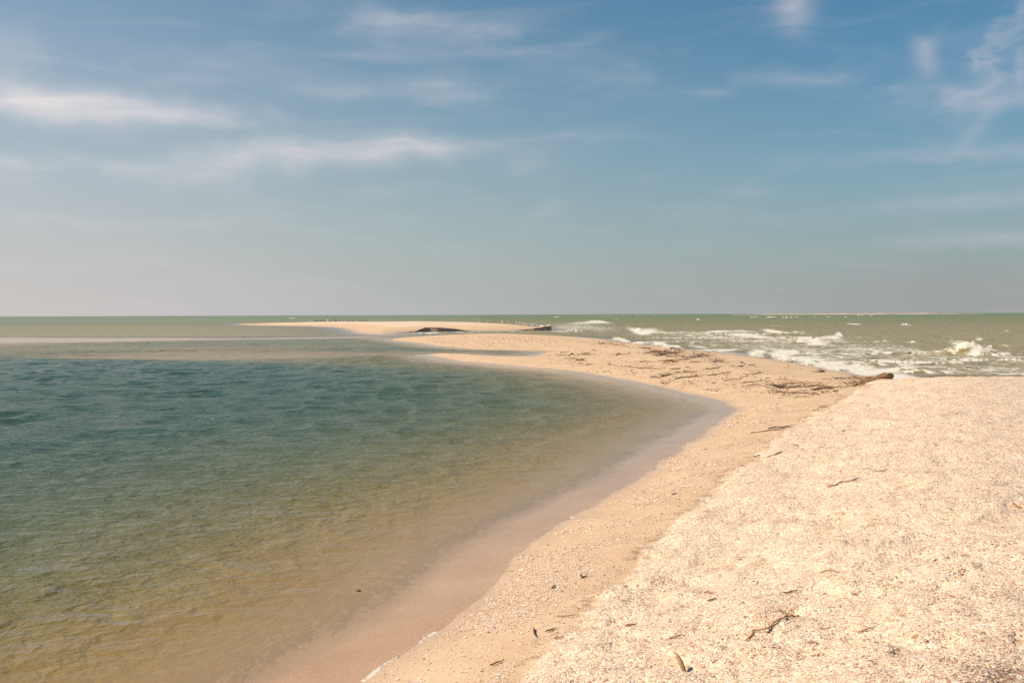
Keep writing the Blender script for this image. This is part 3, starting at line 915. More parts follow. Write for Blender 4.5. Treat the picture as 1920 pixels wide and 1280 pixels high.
W, D, B = M_WOOD, M_DARK, M_PALE
G1, G2, G3 = 'sticks on the shell bank', 'driftwood strewn over the sand flat', 'tangled drift line at the foot of the shell bank'
STICKS = [
    # near, on the shell bank
    ([(1395, 1204), (1412, 1186), (1433, 1184), (1443, 1175), (1475, 1165), (1486, 1167), (1482, 1157), (1465, 1151), (1442, 1149)], 3.6, B, 'long orange brown twig bent back on itself like a hook, on the near shell bank', G1, 2, 0),
    ([(1229, 1209), (1250, 1203), (1272, 1197.5), (1281, 1196)], 4.5, B, 'straight pale stick with a knobbly right end, half sunk in shells behind the upright stub', G1, 0, 0),
    ([(1327, 1129), (1343, 1123.5)], 3, W, 'short dark stick lying alone in shells, above and left of the hooked twig', G1, 0, 0),
    ([(1172, 1176), (1196, 1171)], 3.5, B, 'short tan stick near the lower left edge of the shell bank', G1, 0, 0),
    ([(1512, 1207), (1523, 1205.5), (1535, 1209)], 3, B, 'small arched tan twig just right of the hooked twig', G1, 0, 0),
    ([(1468, 1115), (1482, 1112), (1495, 1109)], 3, W, 'thin rough twig in shells straight above the hooked twig', G1, 1, 0),
    ([(1539, 1079), (1560, 1076.7), (1571, 1077)], 2.2, W, 'hair-thin dark twig lying level in the middle of the shell bank', G1, 0, 0),
    ([(1552, 915), (1577, 907), (1595, 904), (1613, 900)], 2.6, W, 'long slender curving twig across the middle of the shell bank', G1, 1, 0),
    ([(1898, 947), (1910, 949), (1925, 957)], 3, W, 'dark curved twig at the right edge of the photo on shells', G1, 0, 0),
    ([(1607, 1189), (1622, 1184), (1639, 1179)], 3.2, B, 'brown stick in loose shells at the lower right, sloping up to the right', G1, 0, 0),
    ([(1773, 1120), (1791, 1124)], 2.4, B, 'tiny orange stick sloping down to the right, alone on the right of the bank', G1, 0, 0),
    ([(1638, 887), (1652, 887), (1666, 884.6)], 2.4, B, 'short pale twig right of the long slender curving twig', G1, 0, 0),
    ([(1437.5, 857.5), (1455, 852), (1467.5, 847.5)], 3.2, W, 'straight brown stick on the upper left edge of the shell bank', G1, 0, 0),
    ([(1410, 854), (1417.5, 856), (1429, 849)], 2.6, W, 'curved bit of wood at the bank foot beside the straight brown stick', G1, 0, 0),
    ([(1487.5, 835), (1497.5, 840.6)], 2, W, 'tiny twig sloping down to the right on the upper shell bank', G1, 0, 0),
    ([(1560, 802), (1567.5, 802)], 2.2, B, 'small reddish chip of wood on the upper bank', G1, 0, 0),
    ([(1579, 809), (1585, 806)], 2.2, B, 'small tan splinter just right of the reddish chip on the upper bank', G1, 0, 0),
    ([(1524, 843), (1536, 840), (1547, 837.5)], 2.2, B, 'fuzzy thin reddish twig on the shell bank, right of the tiny sloping twig', G1, 2, 0),
    # damp beach below the bank
    ([(1088, 1079), (1093, 1084), (1103, 1079)], 3.4, D, 'dark V-shaped bit of wood on the damp near beach', 'bits of wood on the damp beach', 0, 0),
    ([(1034, 1104), (1038, 1101), (1042, 1098)], 3.0, D, 'small dark splinter on damp beach below the V-shaped bit', 'bits of wood on the damp beach', 0, 0),
    ([(1022, 1185), (1044, 1178)], 3, W, 'upper of two short sticks at the lower foot of the shell bank', 'bits of wood on the damp beach', 0, 0),
    ([(1038, 1199), (1057, 1196)], 3.4, B, 'lower, reddish one of two short sticks at the lower foot of the shell bank', 'bits of wood on the damp beach', 0, 0),
    ([(1001, 1179), (1005, 1195)], 3.2, D, 'dark peg-like bit pointing at the camera at the foot of the bank', 'bits of wood on the damp beach', 0, 0),
    ([(918, 1249), (930, 1243), (945, 1239)], 3, W, 'nearest stick on the damp beach, at the bottom edge of the photo', 'bits of wood on the damp beach', 0, 0),
    ([(1042, 1156), (1060, 1156), (1080, 1154)], 2.6, B, 'long reddish twig along the bank foot above the pair of short sticks', 'bits of wood on the damp beach', 0, 0),
    ([(1260, 927), (1266, 925), (1271, 926)], 3, D, 'dark chip on the damp beach midway along the lagoon', 'bits of wood on the damp beach', 0, 0),
    ([(1407.5, 812), (1432.5, 808), (1450, 805), (1475, 801), (1486, 801)], 2.2, W, 'long thin twig on damp sand by the bank, the lower of a crossing pair', 'bits of wood on the damp beach', 1, 0),
    ([(1441, 804), (1454, 800.6), (1470, 800.6), (1484, 797.5)], 2.8, D, 'thick dark forked twig crossing the long thin one by the bank', 'bits of wood on the damp beach', 2, 0),
    ([(1536, 763), (1551, 762.5)], 2.2, W, 'dark stick half buried at the upper edge of the shell bank', 'bits of wood on the damp beach', 0, 3),
    ([(1525, 769), (1535, 770)], 2.2, W, 'little stick just below the half buried one at the bank edge', 'bits of wood on the damp beach', 0, 2),
    ([(1487.5, 746), (1504, 744), (1519, 745)], 1.6, W, 'faint thin twig on the sand below the drift line', 'bits of wood on the damp beach', 0, 0),
    # the drift line
    ([(1392, 717.7), (1409, 716), (1427, 714), (1438, 712)], 1.2, W, 'thin wavy twig left of the drift line', G3, 1, 0),
    ([(1397.5, 723.5), (1418, 720.6), (1430, 724), (1441, 728), (1456, 728.6)], 1.8, D, 'curved dark branch forming the left end of the drift line', G3, 1, 2),
    ([(1446, 722), (1458, 726), (1472, 728), (1490, 727)], 2.6, D, 'thickest dark clump of twigs in the left half of the drift line', G3, 7, 44),
    ([(1456, 734), (1476, 736), (1497, 737), (1511, 737.4), (1535, 738)], 1.7, D, 'long lower branch along the near side of the drift line', G3, 4, 10),
    ([(1459, 723), (1491, 718), (1518, 718)], 1.9, W, 'branch along the far side of the drift line', G3, 4, 14),
    ([(1485, 726), (1511, 725.7), (1526, 723), (1540, 724), (1555, 727)], 2.1, W, 'knotty branch through the middle of the drift line', G3, 6, 26),
    ([(1526, 731.5), (1540, 728.6), (1562, 728.6)], 2.6, D, 'dark twig clump right of the middle of the drift line', G3, 6, 36),
    ([(1558, 726.5), (1593, 725), (1613, 721), (1631, 715)], 1.9, W, 'long straight branch leading from the drift line to the driftwood log', G3, 5, 16),
    ([(1562, 734), (1571, 733)], 3.6, D, 'short dark chunk of wood at the near right of the drift line', G3, 0, 0),
    ([(1567, 711), (1572, 709), (1584, 709.4), (1600, 709), (1632, 709)], 1.9, D, 'wavy dark root stretching left from the driftwood log', G3, 3, 4),
    ([(1540, 712), (1552, 710.4), (1562, 710.4)], 1.2, W, 'thin end of root beyond the gap, left of the wavy dark root', G3, 0, 0),
    ([(1454, 712), (1470, 710), (1473, 706)], 1.1, W, 'thin twig with an upturned end on open sand beyond the drift line', G3, 0, 0),
    ([(1475, 713), (1494, 713)], 1.0, W, 'faint straight twig on open sand beyond the drift line', G3, 0, 0),
    ([(1393, 701), (1413.5, 701.7), (1430, 698)], 1.7, W, 'rough branch with thick right end on the open sand left of the surf', G3, 2, 5),
    ([(1435.5, 709), (1444, 709)], 2.0, D, 'small dark chip lying alone on open sand above the drift line', G3, 0, 0),
    ([(1584, 720), (1605, 717), (1630, 713.5), (1645, 714)], 2.2, B, 'reddish mat of fine roots beside the driftwood log', G3, 8, 40),
    ([(1640, 716), (1648, 717)], 2.6, D, 'dark root end lying on the shells under the driftwood log', G3, 0, 2),
    ([(1600, 722), (1620, 719), (1636, 714)], 2.0, W, 'brown branch between the reddish root mat and the shell bank', G3, 5, 18),
    # the strewn sand flat
    ([(1051, 660), (1063, 661)], 1.5, D, 'short dark branch leftmost on the flat, right of the tidal pool', G2, 0, 3),
    ([(1070, 664.5), (1075, 664)], 3.2, D, 'compact dark lump of wood just right of the tidal pool', G2, 0, 4),
    ([(1090, 664), (1104, 662.5)], 1.8, W, 'small brown twig clump right of the dark lump', G2, 3, 14),
    ([(1057, 672.5), (1075, 671.5), (1081, 672)], 1.3, W, 'faint long twig in front of the tidal pool end', G2, 1, 4),
    ([(1080, 676), (1086, 674.5), (1095, 677)], 1.9, D, 'dark tuft of twigs in front of the tidal pool end', G2, 3, 14),
    ([(1099, 685), (1106, 682.5), (1115, 682)], 1.6, D, 'bent stick nearest the lagoon on the left of the flat', G2, 0, 0),
    ([(1153.5, 666.5), (1162, 665), (1170, 665.5)], 2.0, D, 'dark knotted stick in the middle of the left flat', G2, 1, 4),
    ([(1141, 681), (1145, 685)], 1.4, D, 'tiny crossed pair of twigs, a steep one, left of the long brown branch', G2, 1, 1),
    ([(1168, 687), (1180, 687), (1192, 688.5), (1207, 690.5), (1222, 691), (1240, 693)], 1.7, D, 'longest brown branch on the flat, running level near the lagoon side', G2, 4, 8),
    ([(1199, 679), (1216, 677)], 1.8, W, 'straight stick just above the longest brown branch', G2, 1, 3),
    ([(1207, 662), (1221, 662)], 1.5, W, 'level stick among twigs on the middle of the flat', G2, 1, 6),
    ([(1207, 652.2), (1219, 652)], 1.3, D, 'small dark stick right at the surf edge left of the two foaming breakers', G2, 0, 3),
    ([(1123, 642.5), (1142, 644.5), (1155, 647), (1175, 648)], 1.2, W, 'long drift branch along the far surf edge of the flat', G2, 3, 10),
    ([(1112, 656), (1116, 655.4)], 1.5, D, 'tiny dark chip on the far left of the flat', G2, 0, 0),
    ([(1226, 659), (1240, 661)], 2.0, W, 'brown clump of twigs near the surf in the middle of the flat', G2, 4, 20),
    ([(1219, 707), (1228, 708), (1240, 708.5)], 1.6, D, 'dark twig line closest to the lagoon tip', G2, 2, 10),
    ([(1255, 653.6), (1268, 653), (1276, 652.4)], 2.2, D, 'dark log lying in the surf edge below a breaker', G2, 0, 0),
    ([(1244, 659.5), (1249, 659)], 2.6, D, 'round dark chunk on the sand below the surf edge log', G2, 0, 3),
    ([(1263, 659), (1268, 659)], 1.4, D, 'little dark splinter right of the round dark chunk', G2, 0, 0),
    ([(1232, 668), (1244, 664), (1254, 662.4), (1269, 664)], 2.0, D, 'dark sprawling clump with a straight tail pointing right', G2, 5, 26),
    ([(1250, 669), (1260, 668), (1271, 668)], 1.6, W, 'thin branch below the sprawling dark clump', G2, 2, 6),
    ([(1295, 671.4), (1305, 669), (1314, 667.6), (1331, 667.6)], 2.0, D, 'bushy branch with tufted right end near the surf', G2, 5, 20),
    ([(1244, 678), (1256, 677.4), (1267, 679)], 2.0, W, 'reddish brown patch of twigs in the centre of the flat', G2, 4, 26),
    ([(1267, 674.6), (1280, 674), (1292, 673.6)], 1.7, W, 'smooth branch in line with the tufted branch, to its lower left', G2, 1, 2),
    ([(1339, 679), (1347, 676.4), (1355, 678.4)], 2.0, D, 'hump-shaped twig clump on clean sand right of centre', G2, 3, 12),
    ([(1292, 679), (1302, 679), (1312, 678.5)], 1.7, W, 'pair of short level sticks left of the hump-shaped clump', G2, 1, 3),
    ([(1285, 689), (1292, 688)], 1.7, D, 'short thick stick alone in the middle right of the flat', G2, 0, 1),
    ([(1256, 692.6), (1266, 692), (1276, 691.6)], 1.8, D, 'dark short log in line after the longest brown branch', G2, 1, 6),
    ([(1324, 692.6), (1337, 691), (1350, 689)], 2.2, D, 'club-shaped branch thick at its right end', G2, 1, 3),
    ([(1266, 699), (1287, 698.4), (1307, 697)], 1.9, D, 'straight dark branch left of the club-shaped one, lower down', G2, 2, 5),
    ([(1241, 706.7), (1248, 704.6), (1256, 702.5)], 2.2, D, 'dense slanting twig heap close to the lagoon side', G2, 5, 26),
    ([(1265, 711), (1281, 708), (1297, 706.7), (1318, 705.6)], 1.9, D, 'lowest long dark branch, nearest the lagoon tip', G2, 3, 12),
    ([(1324, 704), (1343, 702.5), (1358.5, 699), (1370, 698)], 1.8, W, 'long wavy branch ending in a thick club to the right', G2, 3, 8),
    ([(1390, 680.4), (1393, 679.4)], 3.0, D, 'single round dark lump on smooth clean sand by the surf', G2, 0, 0),
    ([(1384.6, 686.4), (1394, 686)], 1.4, W, 'small twig below the single round lump', G2, 0, 2),
    ([(1357, 715), (1370, 711.4), (1387, 711), (1392, 706.7)], 1.6, D, 'branch with an upturned right end between flat and drift line', G2, 1, 2),
    ([(1333, 718), (1340, 718.6)], 1.8, W, 'small tan clump on sand right of the lagoon tip', G2, 1, 6),
    ([(1402, 685), (1409, 683.6), (1416, 682.7)], 1.4, B, 'pale half buried stick on smooth sand by the surf', G2, 0, 0),
    ([(1476, 684), (1479, 683.6)], 1.8, D, 'small dark chip at the wet surf edge', G2, 0, 0),
    ([(1393, 718.6), (1405, 717), (1418, 715.5)], 1.1, W, 'fine level twig left of the drift line, below the wavy one', G2, 0, 0),
]
for i, (pix, wd, mt, lab, grp, tw, tf) in enumerate(STICKS):
    stick('driftwood_stick', pix, wd, mt, lab, 'driftwood', grp, tw, 0.0, tf)


def upright_stub():
    b = on_ground(1281, 1262)
    d = b[1]
    L = 32 * d / FPX
    r = 4.6 * d / FPX
    p = [(0.02, -0.03, -0.03), (0.0, 0.0, L * 0.25), (-0.012, 0.012, L * 0.6), (-0.028, 0.03, L * 0.92), (-0.03, 0.033, L * 0.97)]
    V, F = tube(p, [r, r, r * 1.02, r * 0.95, r * 0.6], 10, 5, jit=0.07)
    o = mesh_obj('wood_stub', np.array(V), F, M_PALE)
    o.location = b
    tag(o, 'smooth tan stub of wood sticking up out of the shells, nearest the camera', 'driftwood')


upright_stub()


def fibrous_log():
    c = on_ground(1655, 708)
    d = c[1]
    k = d / FPX
    root = bpy.data.objects.new('driftwood_log', None)
    COL.objects.link(root)
    root.location = c
    tag(root, 'big frayed brown driftwood log with roots, lying between the surf and the shell bank', 'driftwood log')
    rg = np.random.default_rng(5)
    H = 14 * k
    n, sd = 16, 16
    t = np.linspace(0, 1, n)
    xs = np.interp(t, [0, 1], [-24 * k, 20 * k])
    rad = np.interp(t, [0, .25, .55, .8, .95, 1], [1.6 * k, 3.4 * k, 5.6 * k, 7.2 * k, 6.8 * k, 5.2 * k])
    pts = np.c_[xs, 0.10 * t, rad * 0.82 + 0.0]
    V, F = tube(pts, rad, sd, 6, jit=0.16)
    o1 = mesh_obj('trunk', np.array(V), F, M_WOOD, parent=root)
    for j in range(34):
        th = rg.uniform(0.2, 2.9)
        i0 = rg.integers(1, 9)
        q = []
        for s in np.linspace(0, 1, 6):
            u = (i0 + s * rg.uniform(4, 7)) / (n - 1)
            u = min(u, 1.0)
            rr = np.interp(u, t, rad) * (1.06 + 0.14 * math.sin(s * 3 + j))
            cz = np.interp(u, t, rad) * 0.82
            q.append((np.interp(u, t, xs), 0.10 * u + rr * math.cos(th + s * 0.3) * 1.0, cz + rr * math.sin(th + s * 0.3)))
        V, F = tube(q, np.array([.5, .7, .8, .7, .5, .25]) * k * rg.uniform(0.8, 1.7), 5, j)
        mesh_obj('bark_strand', np.array(V), F, [M_PALE, M_PALE, M_WOOD, M_PALE][j % 4], parent=root)
    for j in range(22):
        a = np.array([-20 * k + rg.uniform(-4, 10) * k, rg.uniform(-.05, .1), rg.uniform(0.5, 4) * k])
        l = rg.uniform(10, 38) * k
        e = a + np.array([-l, rg.uniform(-0.35, 0.5), -a[2] + rg.uniform(0.4, 2.6) * k])
        q = crooked([a, (a + e) / 2 + np.array([0, 0, rg.uniform(0, 2) * k]), e], 8, l * 0.02, rg)
        for w in q:
            w[2] = max(w[2], zg(w[0] + c[0], w[1] + c[1]) - c[2] + 0.6 * k)
        V, F = tube(q, np.linspace(0.9, 0.3, 8) * k * rg.uniform(0.6, 1.2), 5, j)
        mesh_obj('root', np.array(V), F, [M_WOOD, M_PALE, M_DARK][j % 3], parent=root)
    for j in range(12):
        th = rg.uniform(0, 6.28)
        rr = rad[-2] * rg.uniform(0.3, 0.95)
        a = np.array([xs[-1] - k, 0.1 + rr * math.cos(th), rad[-1] * 0.82 + rr * math.sin(th)])
        e = a + np.array([rg.uniform(1, 4) * k, rr * 0.2 * math.cos(th), rr * 0.3 * math.sin(th)])
        V, F = tube([a, (a + e) / 2, e], [0.9 * k, 0.7 * k, 0.3 * k], 5, j)
        mesh_obj('splinter', np.array(V), F, M_DARK, parent=root)


fibrous_log()


def root_stump():
    c = on_ground(1541, 697.5)
    k = c[1] / FPX
    root = bpy.data.objects.new('root_stump', None)
    COL.objects.link(root)
    root.location = c
    tag(root, 'small dark stump with upright prongs and trailing roots on clean sand beside the surf', 'driftwood')
    rg = np.random.default_rng(8)
    V, F = tube([(-5 * k, 0, 1.2 * k), (-1 * k, 0, 1.8 * k), (3 * k, 0.02, 1.8 * k), (6 * k, 0.03, 1 * k)], [0.8 * k, 1.7 * k, 1.8 * k, 0.8 * k], 8, 1)
    mesh_obj('knot', np.array(V), F, M_DARK, parent=root)
    for (x0, x1, z1) in ((0, -1, 6.5), (2, 3.5, 5), (5, 8, 4), (1, -4, 7), (-2, -9, 6)):
        q = crooked([(x0 * k, 0, 1.5 * k), ((x0 + x1) / 2 * k, rg.normal(0, .02), z1 * 0.6 * k), (x1 * k, rg.normal(0, .03), z1 * k)], 5, .4 * k, rg)
        V, F = tube(q, np.linspace(0.8, 0.3, 5) * k, 5, 2)
        mesh_obj('prong', np.array(V), F, M_DARK, parent=root)
    for j in range(6):
        q = crooked([(-3 * k, 0, 1.2 * k), (-12 * k, rg.uniform(-.15, .2), 1.2 * k), (-rg.uniform(16, 26) * k, rg.uniform(-.4, .5), .5 * k)], 7, .3 * k, rg)
        V, F = tube(q, np.linspace(0.7, 0.3, 7) * k, 5, j)
        mesh_obj('root', np.array(V), F, M_WOOD, parent=root)


root_stump()


def sunken_stone():
    p = P(673, 1108)
    rg = np.random.default_rng(4)
    V, F = tube([(-.022, 0, 0), (-.012, 0, 0), (0.004, 0, .002), (.02, 0, 0)], [.003, .007, .008, .003], 7, 2)
    o = mesh_obj('stone', np.array(V), F, M_DARK)
    o.location = (p[0], p[1], 0.004)
    tag(o, 'small dark stone alone in the shallow lagoon water near the beach', 'stone')


sunken_stone()

# ------------------------------------------------------------------ birds
M_WHITE = mat_plain('white_plumage', [(0.3, (0.72, 0.70, 0.66)), (0.7, (0.82, 0.80, 0.77))], 6, 0.8)
M_GREY = mat_plain('grey_wing', [(0.3, (0.42, 0.42, 0.44)), (0.7, (0.55, 0.55, 0.56))], 6, 0.8)
M_BLACK = mat_plain('dark_plumage', [(0.3, (0.025, 0.022, 0.02)), (0.7, (0.06, 0.05, 0.042))], 6, 0.6)
M_BEAK = mat_plain('yellow_beak', [(0.3, (0.55, 0.33, 0.06)), (0.7, (0.62, 0.40, 0.08))], 6, 0.5)


def bird_mesh(dark):
    """standing bird facing +X, about 0.4 m long (gull) or 0.6 m tall (cormorant)"""
    parts, mi = [], []

    def add(pts, rad, sides, m):
        V, F = tube(pts, rad, sides, 1, jit=0.0)
        parts.append((V, F)); mi.extend([m] * len(F))
    if dark:
        add([(-.26, 0, .10), (-.18, 0, .17), (-.08, 0, .25), (.02, 0, .34), (.07, 0, .42)], [.015, .06, .085, .08, .05], 8, 0)
        add([(.06, 0, .41), (.10, 0, .48), (.07, 0, .55), (.09, 0, .60), (.13, 0, .615), (.16, 0, .61)], [.045, .032, .028, .032, .028, .012], 7, 0)
        add([(.155, 0, .612), (.20, 0, .612), (.235, 0, .60)], [.012, .008, .003], 5, 1)
        add([(.03, .07, .36), (-.10, .085, .24), (-.24, .05, .12)], [.02, .035, .008], 6, 0)
        add([(.03, -.07, .36), (-.10, -.085, .24), (-.24, -.05, .12)], [.02, .035, .008], 6, 0)
        for s in (-.035, .035):
            add([(-.03, s, .22), (-.02, s, .06), (-.02, s, .01), (.05, s * 1.3, .005)], [.018, .012, .010, .006], 5, 0)
    else:
        add([(-.24, 0, .185), (-.15, 0, .20), (-.05, 0, .205), (.05, 0, .215), (.11, 0, .25)], [.012, .05, .075, .078, .048], 8, 0)
        add([(.10, 0, .245), (.14, 0, .30), (.165, 0, .335), (.20, 0, .335)], [.045, .035, .040, .018], 7, 0)
        add([(.195, 0, .335), (.225, 0, .33), (.25, 0, .322)], [.012, .009, .003], 5, 2)
        add([(.07, .068, .235), (-.08, .075, .225), (-.27, .03, .20)], [.02, .035, .006], 6, 1)
        add([(.07, -.068, .235), (-.08, -.075, .225), (-.27, -.03, .20)], [.02, .035, .006], 6, 1)
        for s in (-.03, .03):
            add([(.0, s, .15), (.005, s, .07), (.0, s, .01), (.045, s * 1.3, .004)], [.012, .006, .006, .004], 5, 2)
    V, F = join(parts)
    return np.array(V), F, mi


def crest(px, lo=125, hi=340):
    v = _F * FPX + _R * (px - 960.0) + _U * 45.0
    ds = np.linspace(lo, hi, 260)
    x, y = v[0] / v[1] * ds, ds
    z = ground(x, y)
    i = int(np.argmax(np.where(z > 0.05, (z - CAM_H) / ds, -9)))
    return x[i], y[i], z[i]


def birds():
    rg = np.random.default_rng(3)
    Vd, Fd, Md = bird_mesh(True)
    d0 = mesh_obj('dark_bird', Vd, Fd, [M_BLACK, M_BEAK], face_mat=Md)
    Vg, Fg, Mg = bird_mesh(False)
    g0 = mesh_obj('gull', Vg, Fg, [M_WHITE, M_GREY, M_BEAK], face_mat=Mg)
    ORD = 'first second third fourth fifth sixth seventh eighth ninth tenth eleventh twelfth thirteenth fourteenth fifteenth sixteenth seventeenth eighteenth nineteenth twentieth twenty-first twenty-second'.split()
    first = True
    for bi, px in enumerate((582.5, 591.5, 594, 596, 600, 602, 606, 608, 613, 616, 621, 626, 630, 632.5, 637, 643, 651, 655.5, 659.5, 675, 682, 686)):
        o = d0 if first else d0.copy()
        if not first: COL.objects.link(o)
        first = False
        x, y, z = crest(px, 180, 330)
        o.location = (x, y + rg.uniform(-1, 1), z)
        o.rotation_euler = (0, 0, rg.uniform(0, 6.28))
        s = rg.uniform(0.75, 1.0)
        o.scale = (s, s, s)
        tag(o, f'{ORD[bi]} small dark bird from the left in the row on the far spit', 'bird', 'dark birds on the far spit')
    first = True
    for bi, px in enumerate((915, 941.7, 954.6, 968.8, 975, 981, 984.5, 989.6, 996.7, 1000, 1003, 1006.7, 1011, 1014.6, 1019, 1024.6, 1028)):
        o = g0 if first else g0.copy()
        if not first: COL.objects.link(o)
        first = False
        x, y, z = crest(px, 150, 240)
        o.location = (x, y + rg.uniform(-.3, .3), z)
        o.rotation_euler = (0, 0, rg.choice([2.2, 2.9, 0.3, 3.6]) + rg.uniform(-.4, .4))
        s = rg.uniform(1.15, 1.4)
        o.scale = (s, s, s)
        tag(o, f'{ORD[bi]} white gull from the left in the flock on the far spit', 'gull', 'white gulls on the far spit')
    for px, lab in ((616.5, 'single white gull among the row of dark birds on the far spit'), (584.5, 'pale gull at the left end of the row of dark birds on the far spit')):
        o = g0.copy(); COL.objects.link(o)
        x, y, z = crest(px, 180, 330)
        o.location = (x, y - 1.5, z); o.rotation_euler = (0, 0, 2.5); o.scale = (1.5, 1.5, 1.5)
        for kk in list(o.keys()):
            del o[kk]
        tag(o, lab, 'gull')
    # two gulls on the wing
    for (px, py, d, lab, yaw) in ((1462, 542, 90, 'tiny white gull flying in the grey sky above the surf', 0.4), (355, 592.5, 260, 'white gull skimming the horizon above the sea on the left', 2.0)):
        v = _F * FPX + _R * (px - 960.0) + _U * (640.0 - py)
        c = np.array([0, 0, CAM_H]) + v / v[1] * d
        root = bpy.data.objects.new('flying_gull', None)
        COL.objects.link(root)
        root.location = c; root.rotation_euler = (0, 0, yaw); root.scale = (.6, .6, .6)
        tag(root, lab, 'gull')
        V, F = tube([(-.24, 0, .01), (-.12, 0, 0), (.02, 0, 0), (.12, 0, .01), (.18, 0, .02), (.23, 0, .01)], [.012, .05, .06, .045, .035, .008], 8, 1, jit=0)
        mesh_obj('body', np.array(V), F, M_WHITE, parent=root)
        for s in (-1, 1):
            wv = [(.08, s * .03, .03), (.10, s * .25, .12), (.02, s * .55, .10), (-.05, s * .57, .10), (-.04, s * .25, .11), (-.07, s * .03, .02)]
            V = np.array(wv + [(a, b, c_ - .012) for a, b, c_ in wv])
            F = [tuple(range(6)), tuple(range(11, 5, -1))] + [(i, i + 6, (i + 1) % 6 + 6, (i + 1) % 6) for i in range(6)]
            mesh_obj('wing', V, F, M_GREY, smooth=False, parent=root)


birds()


# ------------------------------------------------------------------ loose shells and drift litter
def mat_chips():
    m, t = new_mat('shell_chips')
    out = t.new('ShaderNodeOutputMaterial')
    bs = t.new('ShaderNodeBsdfPrincipled')
    at = t.new('ShaderNodeAttribute', attribute_name='tint')
    t.put(bs.inputs['Base Color'], at.outputs['Color'])
    bs.inputs['Roughness'].default_value = 0.7
    bs.inputs['Specular IOR Level'].default_value = 0.25
    t.put(out.inputs[0], bs.outputs[0])
    return m


M_CHIP = mat_chips()


def scatter_chips(name, x, y, size, tints, thick, slim=1.0, tilt=0.17, lift=0.25):
    """little dished flakes lying on the ground, one mesh"""
    n = len(x)
    z = ground(x, y)
    z = np.maximum(z, 0.0)
    rg = RNG
    yaw = rg.uniform(0, 6.283, n)
    nx, ny = rg.normal(0, tilt, n), rg.normal(0, tilt, n)
    c, s = np.cos(yaw), np.sin(yaw)
    a = np.stack([c, s, nx * c + ny * s], 1)
    b = np.stack([-s, c, -nx * s + ny * c], 1)
    nrm = np.cross(a, b)
    sl = slim * rg.uniform(0.7, 1.1, n)
    P0 = np.stack([x, y, z + size * lift], 1)
    A, Bv = a * size[:, None], b * (size * sl)[:, None]
    N = nrm * (size * thick)[:, None]
    k1, k2 = rg.uniform(0.7, 1.1, (n, 1)), rg.uniform(0.7, 1.1, (n, 1))
    V = np.stack([P0 + A, P0 + Bv * k1, P0 - A * k2, P0 - Bv, P0 + N], 1).reshape(-1, 3)
    i = np.arange(n)[:, None] * 5
    F = np.concatenate([np.stack([i[:, 0] + q, i[:, 0] + (q + 1) % 4, i[:, 0] + 4], 1) for q in range(4)], 0)
    T = np.repeat(tints, 5, axis=0)
    o = mesh_obj(name, V, F, M_CHIP, dict(tint=T), smooth=False)
    return tag(o, kind='stuff')


SHELL_TINTS = np.array([(0.85, 0.72, 0.57), (0.83, 0.66, 0.48), (0.78, 0.57, 0.42), (0.87, 0.78, 0.68), (0.72, 0.48, 0.29), (0.78, 0.58, 0.45), (0.45, 0.25, 0.13), (0.84, 0.63, 0.32)]) * np.array([1.02, 0.955, 0.945])
SHELL_W = np.array([.22, .20, .16, .14, .09, .09, .04, .06])


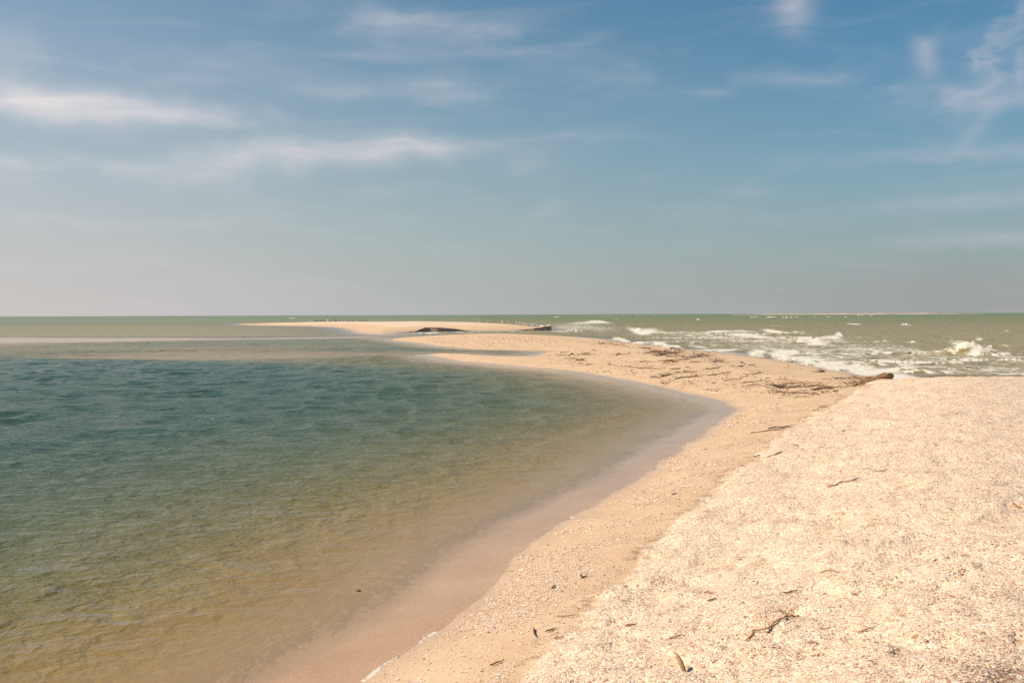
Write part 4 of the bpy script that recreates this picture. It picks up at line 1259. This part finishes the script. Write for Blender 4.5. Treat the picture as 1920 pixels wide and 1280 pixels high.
def loose_shells():
    n = 340000
    rr = 3.6 * (27.0 / 3.6) ** RNG.uniform(0, 1, n) ** 0.9
    aa = np.radians(RNG.uniform(-8, 30, n))
    x, y = rr * np.sin(aa), rr * np.cos(aa)
    dT = sdf(BERM, x, y)
    dT = dT + 0.24 * fbm(x * 1.3, y * 1.3, 4, 31) + 0.10 * fbm(x * 5, y * 5, 3, 33)
    keep = dT > -0.04 + 0.13 * RNG.normal(size=n)
    keep &= RNG.uniform(size=n) < 0.72
    x, y, rr = x[keep], y[keep], rr[keep]
    m = len(x)
    size = np.clip(RNG.lognormal(math.log(0.0062), 0.38, m), 0.0028, 0.015) * 0.78 * np.clip(rr / 9, 1, 1.9)
    tint = SHELL_TINTS[RNG.choice(len(SHELL_TINTS), m, p=SHELL_W)] * RNG.uniform(0.85, 1.05, (m, 1))
    hol = smooth(hollow(x, y) + 0.15 * RNG.normal(size=m), 0.20, 0.42) * (RNG.uniform(size=m) < 0.18)  # browner chips in the hollows: gathered debris, with shade put into the tint
    brown = np.array([(0.40, 0.22, 0.12), (0.30, 0.165, 0.09), (0.50, 0.32, 0.20)])[RNG.integers(0, 3, m)]
    tint = tint * (1 - hol[:, None]) + brown * hol[:, None]
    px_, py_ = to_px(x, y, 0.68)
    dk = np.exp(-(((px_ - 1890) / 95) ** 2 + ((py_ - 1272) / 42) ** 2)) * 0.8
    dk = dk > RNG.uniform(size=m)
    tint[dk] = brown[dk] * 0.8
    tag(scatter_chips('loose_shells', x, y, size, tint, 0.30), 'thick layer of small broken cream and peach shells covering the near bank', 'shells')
    # tongues of shells washed over the damp beach
    n = 160000
    px = RNG.uniform(690, 1520, n)
    py = 730 + 550 * RNG.uniform(0, 1, n) ** 0.8
    v = np.stack([P(a, b, 0.12) for a, b in zip(px, py)])
    x, y = v[:, 0], v[:, 1]
    dA, dT = sdf(SHORE, x, y), sdf(BERM, x, y)
    r = np.hypot(x, y)
    th = math.radians(-28)
    u, w = x * math.cos(th) - y * math.sin(th), x * math.sin(th) + y * math.cos(th)
    q = fbm(u * 1.1, w * 3.2, 4, 201)
    dens = smooth(q, -0.08, 0.26) * smooth(dA, 0.02, 0.25) * (1 - 0.75 * smooth(dT, -0.45, -0.15)) + 0.05
    keep = (dA > -0.05) & (dT < 0.0) & (RNG.uniform(size=n) < dens * 1.0)
    x, y, r = x[keep], y[keep], r[keep]
    m = len(x)
    size = np.clip(RNG.lognormal(math.log(0.0062), 0.40, m), 0.003, 0.016) * np.clip(r / 8, 1, 2.6)
    W2 = np.array([.18, .22, .16, .12, .12, .06, .04, .10])
    tint = SHELL_TINTS[RNG.choice(len(SHELL_TINTS), m, p=W2)] * RNG.uniform(0.85, 1.05, (m, 1))
    tag(scatter_chips('washed_shells', x, y, size, tint, 0.30), 'thin tongues of washed shell bits on the damp beach by the lagoon', 'shells')


loose_shells()


def drift_litter():
    X, Y, Z_ = [], [], []
    def zone(n, fn):
        for _ in range(n):
            X.append(fn()); 
    rg = RNG
    pts, sz = [], []
    # strewn over the flat: around the branches and between them
    for (pix, wd, mt, lab, grp, tw, tf) in STICKS:
        if grp in (G2, G3):
            a = np.array(pix)
            for _ in range(int(14 + 2.2 * tf)):
                j = rg.integers(0, len(a) - 1); t = rg.uniform()
                c = a[j] * (1 - t) + a[j + 1] * t
                pts.append((c[0] + rg.normal(0, 9), c[1] + rg.normal(0, 1.6))); sz.append(rg.uniform(0.7, 2.4))
    for _ in range(1500):
        x_ = rg.uniform(800, 1400); t = rg.uniform()
        top = np.interp(x_, [760, 1050, 1260, 1410], [632, 633, 656, 674]); bot = np.interp(x_, [760, 1000, 1040, 1240, 1400], [645, 652, 684, 712, 724])
        pts.append((x_, top + (bot - top) * t)); sz.append(rg.uniform(0.5, 1.6))
    # the foot of the shell bank
    toe = [(985, 1205), (1060, 1140), (1120, 1090), (1180, 1040), (1250, 975), (1330, 905), (1400, 862), (1445, 825), (1490, 792), (1545, 760), (1600, 735)]
    toe = np.array(toe, float)
    for _ in range(420):
        j = rg.integers(0, len(toe) - 1); t = rg.uniform()
        c = toe[j] * (1 - t) + toe[j + 1] * t
        pts.append((c[0] + rg.normal(0, 7) - 3, c[1] + rg.normal(0, 4))); sz.append(rg.uniform(0.5, 1.5))
    for _ in range(420):
        a_ = rg.uniform(940, 1900); b_ = rg.uniform(760, 1275)
        pts.append((a_, b_)); sz.append(rg.uniform(0.4, 1.1))
    pts, sz = np.array(pts), np.array(sz)
    v = np.stack([P(a, b, 0.28 if b < 735 else 0.2) for a, b in pts])
    x, y = v[:, 0], v[:, 1]
    dA = sdf(SHORE, x, y)
    k = dA > 0.25
    x, y, sz = x[k], y[k], sz[k]
    size = sz * np.hypot(x, y) / FPX * 1.5
    m = len(x)
    base = np.array([(0.16, 0.085, 0.045), (0.24, 0.135, 0.07), (0.10, 0.055, 0.032), (0.34, 0.20, 0.11)])
    tint = base[rg.choice(4, m)] * rg.uniform(0.8, 1.2, (m, 1))
    tag(scatter_chips('drift_litter', x, y, size, tint, 0.35, slim=0.28, tilt=0.12, lift=0.18), 'brown crumbs of bark and weed strewn over the sand flat and bank foot', 'litter')


drift_litter()
